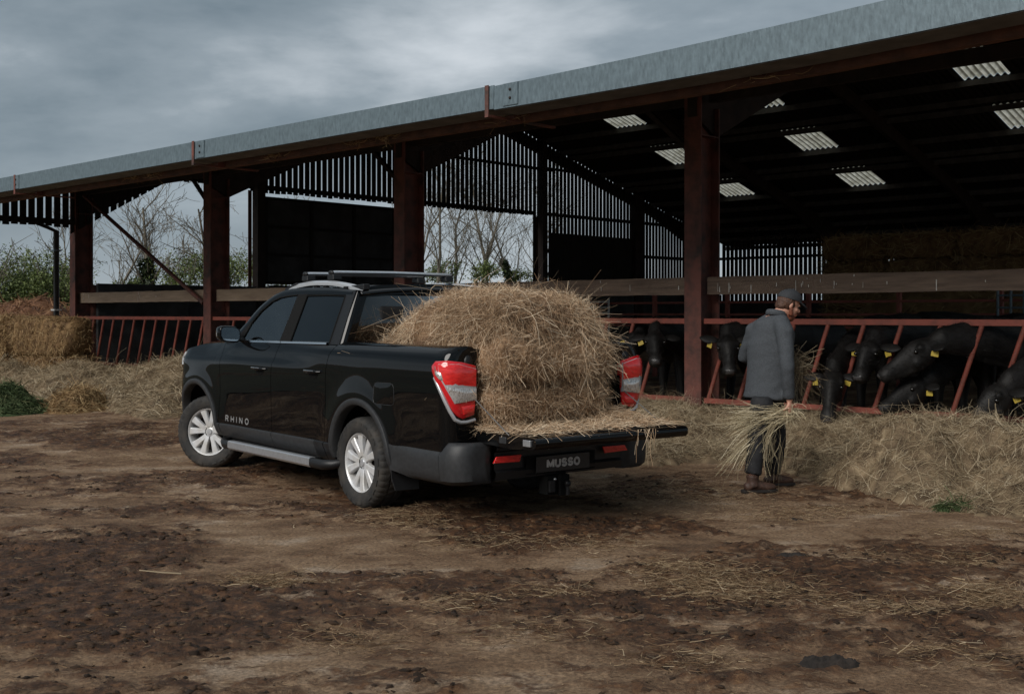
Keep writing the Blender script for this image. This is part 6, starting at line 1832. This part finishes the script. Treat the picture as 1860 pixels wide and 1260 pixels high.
def man():
    YM = 10.12
    def J(u, v, dy=0.0):
        y = YM + dy
        return Vector(((u - 930) / 2097. * y, y, 1.55 - (v - 569) / 2097. * y))
    base = J(1385, 0); root = thing('person', 'bearded person in dark grey jacket and cap walking past the cattle with hay', 'person', (base.x, YM, 0))
    off = Vector((base.x, YM, 0))
    j = lambda u, v, dy=0.0: J(u, v, dy) - off
    hipc = j(1392, 722, .05); hipR = j(1384, 730, -.06); hipL = j(1402, 728, .12)
    kneeR = j(1374, 803, -.10); ankR = j(1367, 872, -.13)
    kneeL = j(1412, 800, .16); ankL = j(1402, 865, .26)
    chest = j(1398, 632, .08); waist = j(1394, 690, .06); neckb = j(1413, 572, .05)
    shR = j(1425, 603, -.10); elR = j(1430, 668, -.20); wrR = j(1434, 728, -.14)
    shL = j(1370, 602, .20); elL = j(1352, 648, .32); wrL = j(1398, 668, .42)
    # head basis: looks along +x and down a little
    hc = j(1433, 553, .06)
    fw = Vector((.90, .20, -.40)).normalized(); upv = Vector((.38, .05, .93)); upv = (upv - fw * upv.dot(fw)).normalized(); rt_ = fw.cross(upv)
    H_ = lambda f_, r_, u_: hc + fw * f_ + rt_ * r_ + upv * u_
    def oval(mb, c, ax, n_=16, m_=12):
        b = len(mb.v)
        for i in range(m_ + 1):
            th = math.pi * i / m_
            for k in range(n_):
                a_ = 2 * math.pi * k / n_
                p = c + ax[0] * (math.sin(th) * math.cos(a_)) + ax[1] * (math.sin(th) * math.sin(a_)) + ax[2] * math.cos(th)
                mb.v.append(tuple(p))
        for i in range(m_):
            for k in range(n_):
                k2 = (k + 1) % n_
                mb.f.append((b + i * n_ + k, b + (i + 1) * n_ + k, b + (i + 1) * n_ + k2, b + i * n_ + k2)); mb.m.append(0)
    sk = MB()
    oval(sk, H_(-.012, 0, .035), (fw * .098, rt_ * .078, upv * .095))          # skull
    oval(sk, H_(.028, 0, -.035), (fw * .068, rt_ * .060, upv * .085))          # face
    oval(sk, H_(.055, 0, -.088), (fw * .038, rt_ * .038, upv * .032))          # chin
    sk.tube([H_(.088, 0, .012), H_(.112, 0, -.020), H_(.104, 0, -.034)], [(.010, .012), (.016, .016), (.014, .012)], 10)     # nose
    for sg in (-1, 1):
        oval(sk, H_(.072, sg * .030, .022), (fw * .022, rt_ * .022, upv * .010))       # brow
        oval(sk, H_(.060, sg * .036, -.025), (fw * .026, rt_ * .024, upv * .020))      # cheek
        oval(sk, H_(-.012, sg * .078, -.012), (fw * .018, rt_ * .012, upv * .033), 10, 8)  # ear
    oval(sk, H_(.088, 0, -.062), (fw * .014, rt_ * .026, upv * .008), 10, 8)
    sk.tube([H_(-.02, 0, -.05), H_(-.045, 0, -.10), neckb + Vector((.01, 0, .02)), neckb + Vector((-.01, .01, -.06))], [(.056, .060), (.055, .057), (.058, .058), (.06, .06)], 14)
    # torso, limbs under the clothes
    sk.tube([neckb, neckb.lerp(chest, .3), chest, waist, hipc], [(.07, .07), (.16, .085), (.17, .10), (.15, .09), (.16, .10)], 14, ups=[(.5, .86, 0)] * 5)
    for a_, b_, c_ in ((shR, elR, wrR), (shL, elL, wrL)):
        sk.tube([neckb.lerp(a_, .5), a_, b_, c_], [.05, .05, .040, .028], 10)
    for a_, b_, c_ in ((hipR, kneeR, ankR), (hipL, kneeL, ankL)):
        sk.tube([a_, b_, c_], [.085, .060, .042], 10)
    # hands
    def hand(w, d_, palm, thumb):
        d_ = d_.normalized(); palm = (palm - d_ * palm.dot(d_)).normalized(); s_ = d_.cross(palm).normalized()
        sk.tube([w - d_ * .02, w + d_ * .02, w + d_ * .06, w + d_ * .095], [(.024, .021), (.032, .020), (.041, .018), (.038, .015)], 12, ups=[tuple(palm)] * 4)
        for k, (o_, ln) in enumerate(((-.030, .066), (-.010, .076), (.010, .072), (.029, .056))):
            p0 = w + d_ * .088 + s_ * o_
            p1 = p0 + (d_ * .75 + palm * .65) * (ln * .45); p2 = p1 + (d_ * .05 + palm * 1.0) * (ln * .36); p3 = p2 + (-d_ * .7 + palm * .5) * (ln * .28)
            sk.tube([p0 - d_ * .02, p0, p1, p2, p3], [.0095, .0098, .0092, .0085, .0068], 8)
        t0 = w + d_ * .035 + s_ * (.032 * thumb); t1 = t0 + (d_ * .7 + s_ * (.6 * thumb) + palm * .5).normalized() * .036; t2 = t1 + (d_ * .7 + palm * .75).normalized() * .030
        sk.tube([w + d_ * .01, t0, t1, t2], [.014, .014, .0115, .009], 8)
    hand(wrR, Vector((.10, .05, -1)), Vector((-.75, .55, 0)), -1)
    hand(wrL, Vector((.9, .1, .1)), Vector((.2, -.8, .5)), 1)
    me = remesh(sk, .0075, 4, .4); me.materials.clear(); me.materials.append(M['skin'])
    me.polygons.foreach_set('use_smooth', [True] * len(me.polygons))
    link(bpy.data.objects.new('body', me), root)
    def cloth(name, mb, vox, mt, it=8):
        m_ = remesh(mb, vox, it); m_.materials.clear(); m_.materials.append(mt)
        # creases
        n_ = len(m_.vertices); co_ = np.zeros(n_ * 3, np.float32); m_.vertices.foreach_get('co', co_); co_ = co_.reshape(-1, 3)
        no_ = np.zeros(n_ * 3, np.float32); m_.vertices.foreach_get('normal', no_); no_ = no_.reshape(-1, 3)
        k = .007 * fbm(co_[:, 0] * 5 + co_[:, 2] * 6 + co_[:, 1] * 3, co_[:, 2] * 9 - co_[:, 0] * 6, 3, 401) + .002 * fbm(co_[:, 0] * 16, co_[:, 2] * 20 + co_[:, 1] * 9, 2, 411)
        m_.vertices.foreach_set('co', (co_ + no_ * k[:, None]).astype(np.float32).ravel())
        m_.polygons.foreach_set('use_smooth', [True] * len(m_.polygons))
        return link(bpy.data.objects.new(name, m_), root)
    jk = MB()
    tax = (.80, .60, 0)
    hem = hipc + Vector((-.005, 0, -.015))
    jk.tube([neckb + Vector((0, 0, .010)), neckb + Vector((0, 0, -.035)), neckb.lerp(chest, .38), chest, chest.lerp(waist, .6), waist.lerp(hem, .5), hem], [(.072, .072), (.110, .085), (.190, .115), (.205, .138), (.188, .136), (.194, .145), (.208, .155)], 22, ups=[(.5, .86, 0)] * 7)
    jk.tube([neckb.lerp(shR, .35), shR, shR.lerp(elR, .5), elR, elR.lerp(wrR, .55), wrR + Vector((.0, 0, .02))], [.075, .080, .070, .062, .055, .050], 14)
    jk.tube([neckb.lerp(shL, .35), shL, shL.lerp(elL, .5), elL, elL.lerp(wrL, .55), wrL], [.075, .080, .072, .064, .055, .050], 14)
    jk.ball(shR, .083, 14, 10); jk.ball(shL, .083, 14, 10)
    jo = cloth('jacket', jk, .014, M['jacket'])
    MB().tube([neckb + Vector((-.01 + .083 * math.cos(a_) , .01 + .078 * math.sin(a_), .012 + .018 * math.cos(a_ + 2.6))) for a_ in np.linspace(0, 6.283, 21)], [(.012, .026)] * 21, 8, cap=False).build('collar', M['jacket'], jo, smooth=60)
    MB().ball(elR + Vector((0, 0, 0)), .001, 4, 2)
    tr_ = MB()
    for a_, b_, c_ in ((hipR, kneeR, ankR), (hipL, kneeL, ankL)):
        tr_.tube([a_ + Vector((0, 0, .05)), a_ - Vector((0, 0, .02)), a_.lerp(b_, .5), b_, b_.lerp(c_, .5), c_ + Vector((0, 0, .05))], [(.085, .085), (.105, .105), (.096, .098), (.082, .085), (.078, .082), (.076, .080)], 14)
    tr_.ball(hipc + Vector((0, 0, -.01)), (.15, .12, .12), 14, 10)
    cloth('trousers', tr_, .013, M['jeans'])
    for nm, an, dr in (('boot', ankR, Vector((.97, .22, 0))), ('boot', ankL, Vector((.95, .30, 0)))):
        z0 = .0
        an = Vector((an.x, an.y, 0)); dr = dr.normalized()
        bt_ = MB()
        bt_.tube([an + Vector((0, 0, .155)), an + Vector((0, 0, .10)), an + Vector((0, 0, .055)) + dr * .01], [(.058, .062), (.052, .060), (.05, .075)], 14)
        bt_.tube([an - dr * .075 + Vector((0, 0, .045)), an - dr * .04 + Vector((0, 0, .052)), an + dr * .06 + Vector((0, 0, .058)), an + dr * .13 + Vector((0, 0, .048)), an + dr * .19 + Vector((0, 0, .042)), an + dr * .215 + Vector((0, 0, .038))], [(.030, .034), (.043, .046), (.047, .048), (.052, .040), (.043, .032), (.022, .02)], 14)
        m_ = remesh(bt_, .010, 4); m_.materials.clear(); m_.materials.append(M['boot']); m_.polygons.foreach_set('use_smooth', [True] * len(m_.polygons))
        bo = link(bpy.data.objects.new('boot', m_), root)
        s_ = Vector((-dr.y, dr.x, 0))
        out_ = [(-.10, .028), (-.085, .043), (-.02, .045), (.05, .042), (.12, .056), (.18, .050), (.225, .026)]
        poly = [an + dr * a_ + s_ * b_ for a_, b_ in out_] + [an + dr * a_ - s_ * b_ for a_, b_ in out_[::-1]]
        MB().prism([p + Vector((0, 0, .002)) for p in poly], (0, 0, .024)).build('sole', M['sole'], bo, bevel=.004)
    # hair, beard, cap, eyes
    hr = MB()
    oval(hr, H_(-.030, 0, .012), (fw * .092, rt_ * .089, upv * .088))
    oval(hr, H_(-.070, 0, -.035), (fw * .045, rt_ * .070, upv * .050))
    link_m = remesh(hr, .009, 3); link_m.materials.clear(); link_m.materials.append(M['hair']); link_m.polygons.foreach_set('use_smooth', [True] * len(link_m.polygons))
    link(bpy.data.objects.new('hair', link_m), root)
    bd = MB()
    oval(bd, H_(.045, 0, -.098), (fw * .052, rt_ * .054, upv * .046))
    for sg in (-1, 1):
        bd.tube([H_(.00, sg * .074, -.015), H_(.005, sg * .072, -.05), H_(.03, sg * .058, -.085)], [.012, .018, .026], 8)
        bd.tube([H_(.100, sg * .004, -.047), H_(.088, sg * .034, -.060), H_(.070, sg * .042, -.085)], [.009, .010, .014], 8)
    m_ = remesh(bd, .008, 3); m_.materials.clear(); m_.materials.append(M['beard']); m_.polygons.foreach_set('use_smooth', [True] * len(m_.polygons))
    link(bpy.data.objects.new('beard', m_), root)
    cp = MB()
    rings = []
    for th, f_ in ((0, 0), (.35, .0), (.7, .0), (1.05, .0), (1.35, .0), (1.55, .0), (1.62, .0)):
        rings.append([H_(-.014 + .112 * math.sin(th) * math.cos(a_), .094 * math.sin(th) * math.sin(a_), .045 + .094 * math.cos(th) + .012 * math.cos(a_) * math.sin(th)) for a_ in np.linspace(0, 6.2832, 25)])
    cp.grid(rings)
    co_ = cp.build('cap', M['cap'], root, smooth=180)
    pk = []
    for i in range(13):
        a_ = lerp(-1.05, 1.05, i / 12)
        row = []
        for rr_, dz in ((.100, .0), (.135, -.008), (.168, -.024)):
            row.append(H_(-.014 + (.108 + (rr_ - .100) * 1.1) * math.cos(a_ * (1 if rr_ < .11 else .9)) , .092 * math.sin(a_) * (1 if rr_ < .11 else .92), .046 + .012 * math.cos(a_) + dz * (math.cos(a_))))
        pk.append(row)
    cpk = MB().grid(pk).skirt(pk, lambda p: (p[0], p[1], p[2] - .006)).build('peak', M['cap'], co_, smooth=60)
    MB().ball(H_(-.014, 0, .139), .009, 8, 6).build('button', M['cap'], co_, smooth=180)
    for sg in (-1, 1):
        c_ = H_(.079, sg * .031, .008)
        MB().ball(c_, .0105, 10, 8).build('eye', M['eye'], root, smooth=180)
    return root, wrR + off, wrL + off
mroot, HR, HL = man()
M['pale_hay'] = tone_mat('pale_hay', [(0.16, 0.12, 0.065), (0.36, 0.29, 0.175), (0.52, 0.44, 0.29), (0.70, 0.62, 0.45)])
def bunch():
    g = thing('hay_bunch', 'bunch of pale hay trailing from the hand of the walking person', 'hay', HR + Vector((.0, .02, -.09)))
    n_ = 700
    d_ = np.stack([-1.0 + rng.normal(0, .2, n_), rng.normal(0, .2, n_), rng.normal(-.05, .24, n_)], 1)
    p0 = rng.normal(0, 1, (n_, 3)) * np.array([.05, .035, .035]) + np.array([-.02, 0, -.02])
    kk = rng.random(n_)[:, None]; p0 = p0 + np.array([[-.20, 0, -.03]]) * kk
    s1 = stalks(p0, d_, rng.uniform(.12, .40, n_), rng.uniform(.0028, .0046, n_), curl=.30, droop=.18, segs=4, tone=np.clip(rng.beta(2.6, 2, n_), 0, 1))
    m_ = 200
    k = rng.random(m_)
    p2 = np.stack([-.10 - .30 * k, rng.normal(0, .04, m_), -.06 - .26 * k + rng.normal(0, .03, m_)], 1)
    d2 = np.stack([rng.normal(-.75, .25, m_), rng.normal(0, .2, m_), rng.normal(-.75, .25, m_)], 1)
    s2 = stalks(p2, d2, rng.uniform(.10, .30, m_), rng.uniform(.0028, .0045, m_), curl=.35, droop=.3, segs=4, tone=np.clip(rng.beta(2.6, 2, m_), 0, 1))
    m_ = 60
    p3 = np.array([-.13, .02, -.22]) + rng.normal(0, 1, (m_, 3)) * np.array([.06, .04, .08])
    s4 = stalks(p3, rng.normal(0, .3, (m_, 3)) + np.array([-.1, 0, -1]), rng.uniform(.12, .36, m_), rng.uniform(.0026, .004, m_), curl=.4, droop=.2, segs=4, tone=rng.beta(2.2, 2.4, m_))
    m_ = 260
    s3 = stalks(rng.normal(0, 1, (m_, 3)) * np.array([.03, .03, .03]), rng.normal(0, 1, (m_, 3)) + np.array([.1, 0, -.3]), rng.uniform(.05, .14, m_), rng.uniform(.003, .0045, m_), curl=.4, droop=.3, tone=rng.beta(3, 2, m_))
    v, f, t = join([s1, s2, s3, s4])
    np_mesh('stalks', v, f, M['pale_hay'], g, t)['kind'] = 'stuff'
    g = thing('hay_bunch', 'thin tangle of hay held against the chest of the walking person', 'hay', HL + Vector((.09, .0, .0)))
    m_ = 380
    p0 = rng.normal(0, 1, (m_, 3)) * np.array([.035, .05, .07]) + np.array([.11, -.10, .03])
    d_ = rng.normal(0, .7, (m_, 3)) + np.array([.15, 0, -.35])
    st = stalks(p0, d_, rng.uniform(.10, .30, m_), rng.uniform(.0028, .0042, m_), curl=1.0, droop=.4, segs=5, tone=rng.beta(2.2, 2.6, m_))
    np_mesh('stalks', *st[:2], M['grey_hay'], g, st[2])['kind'] = 'stuff'
bunch()
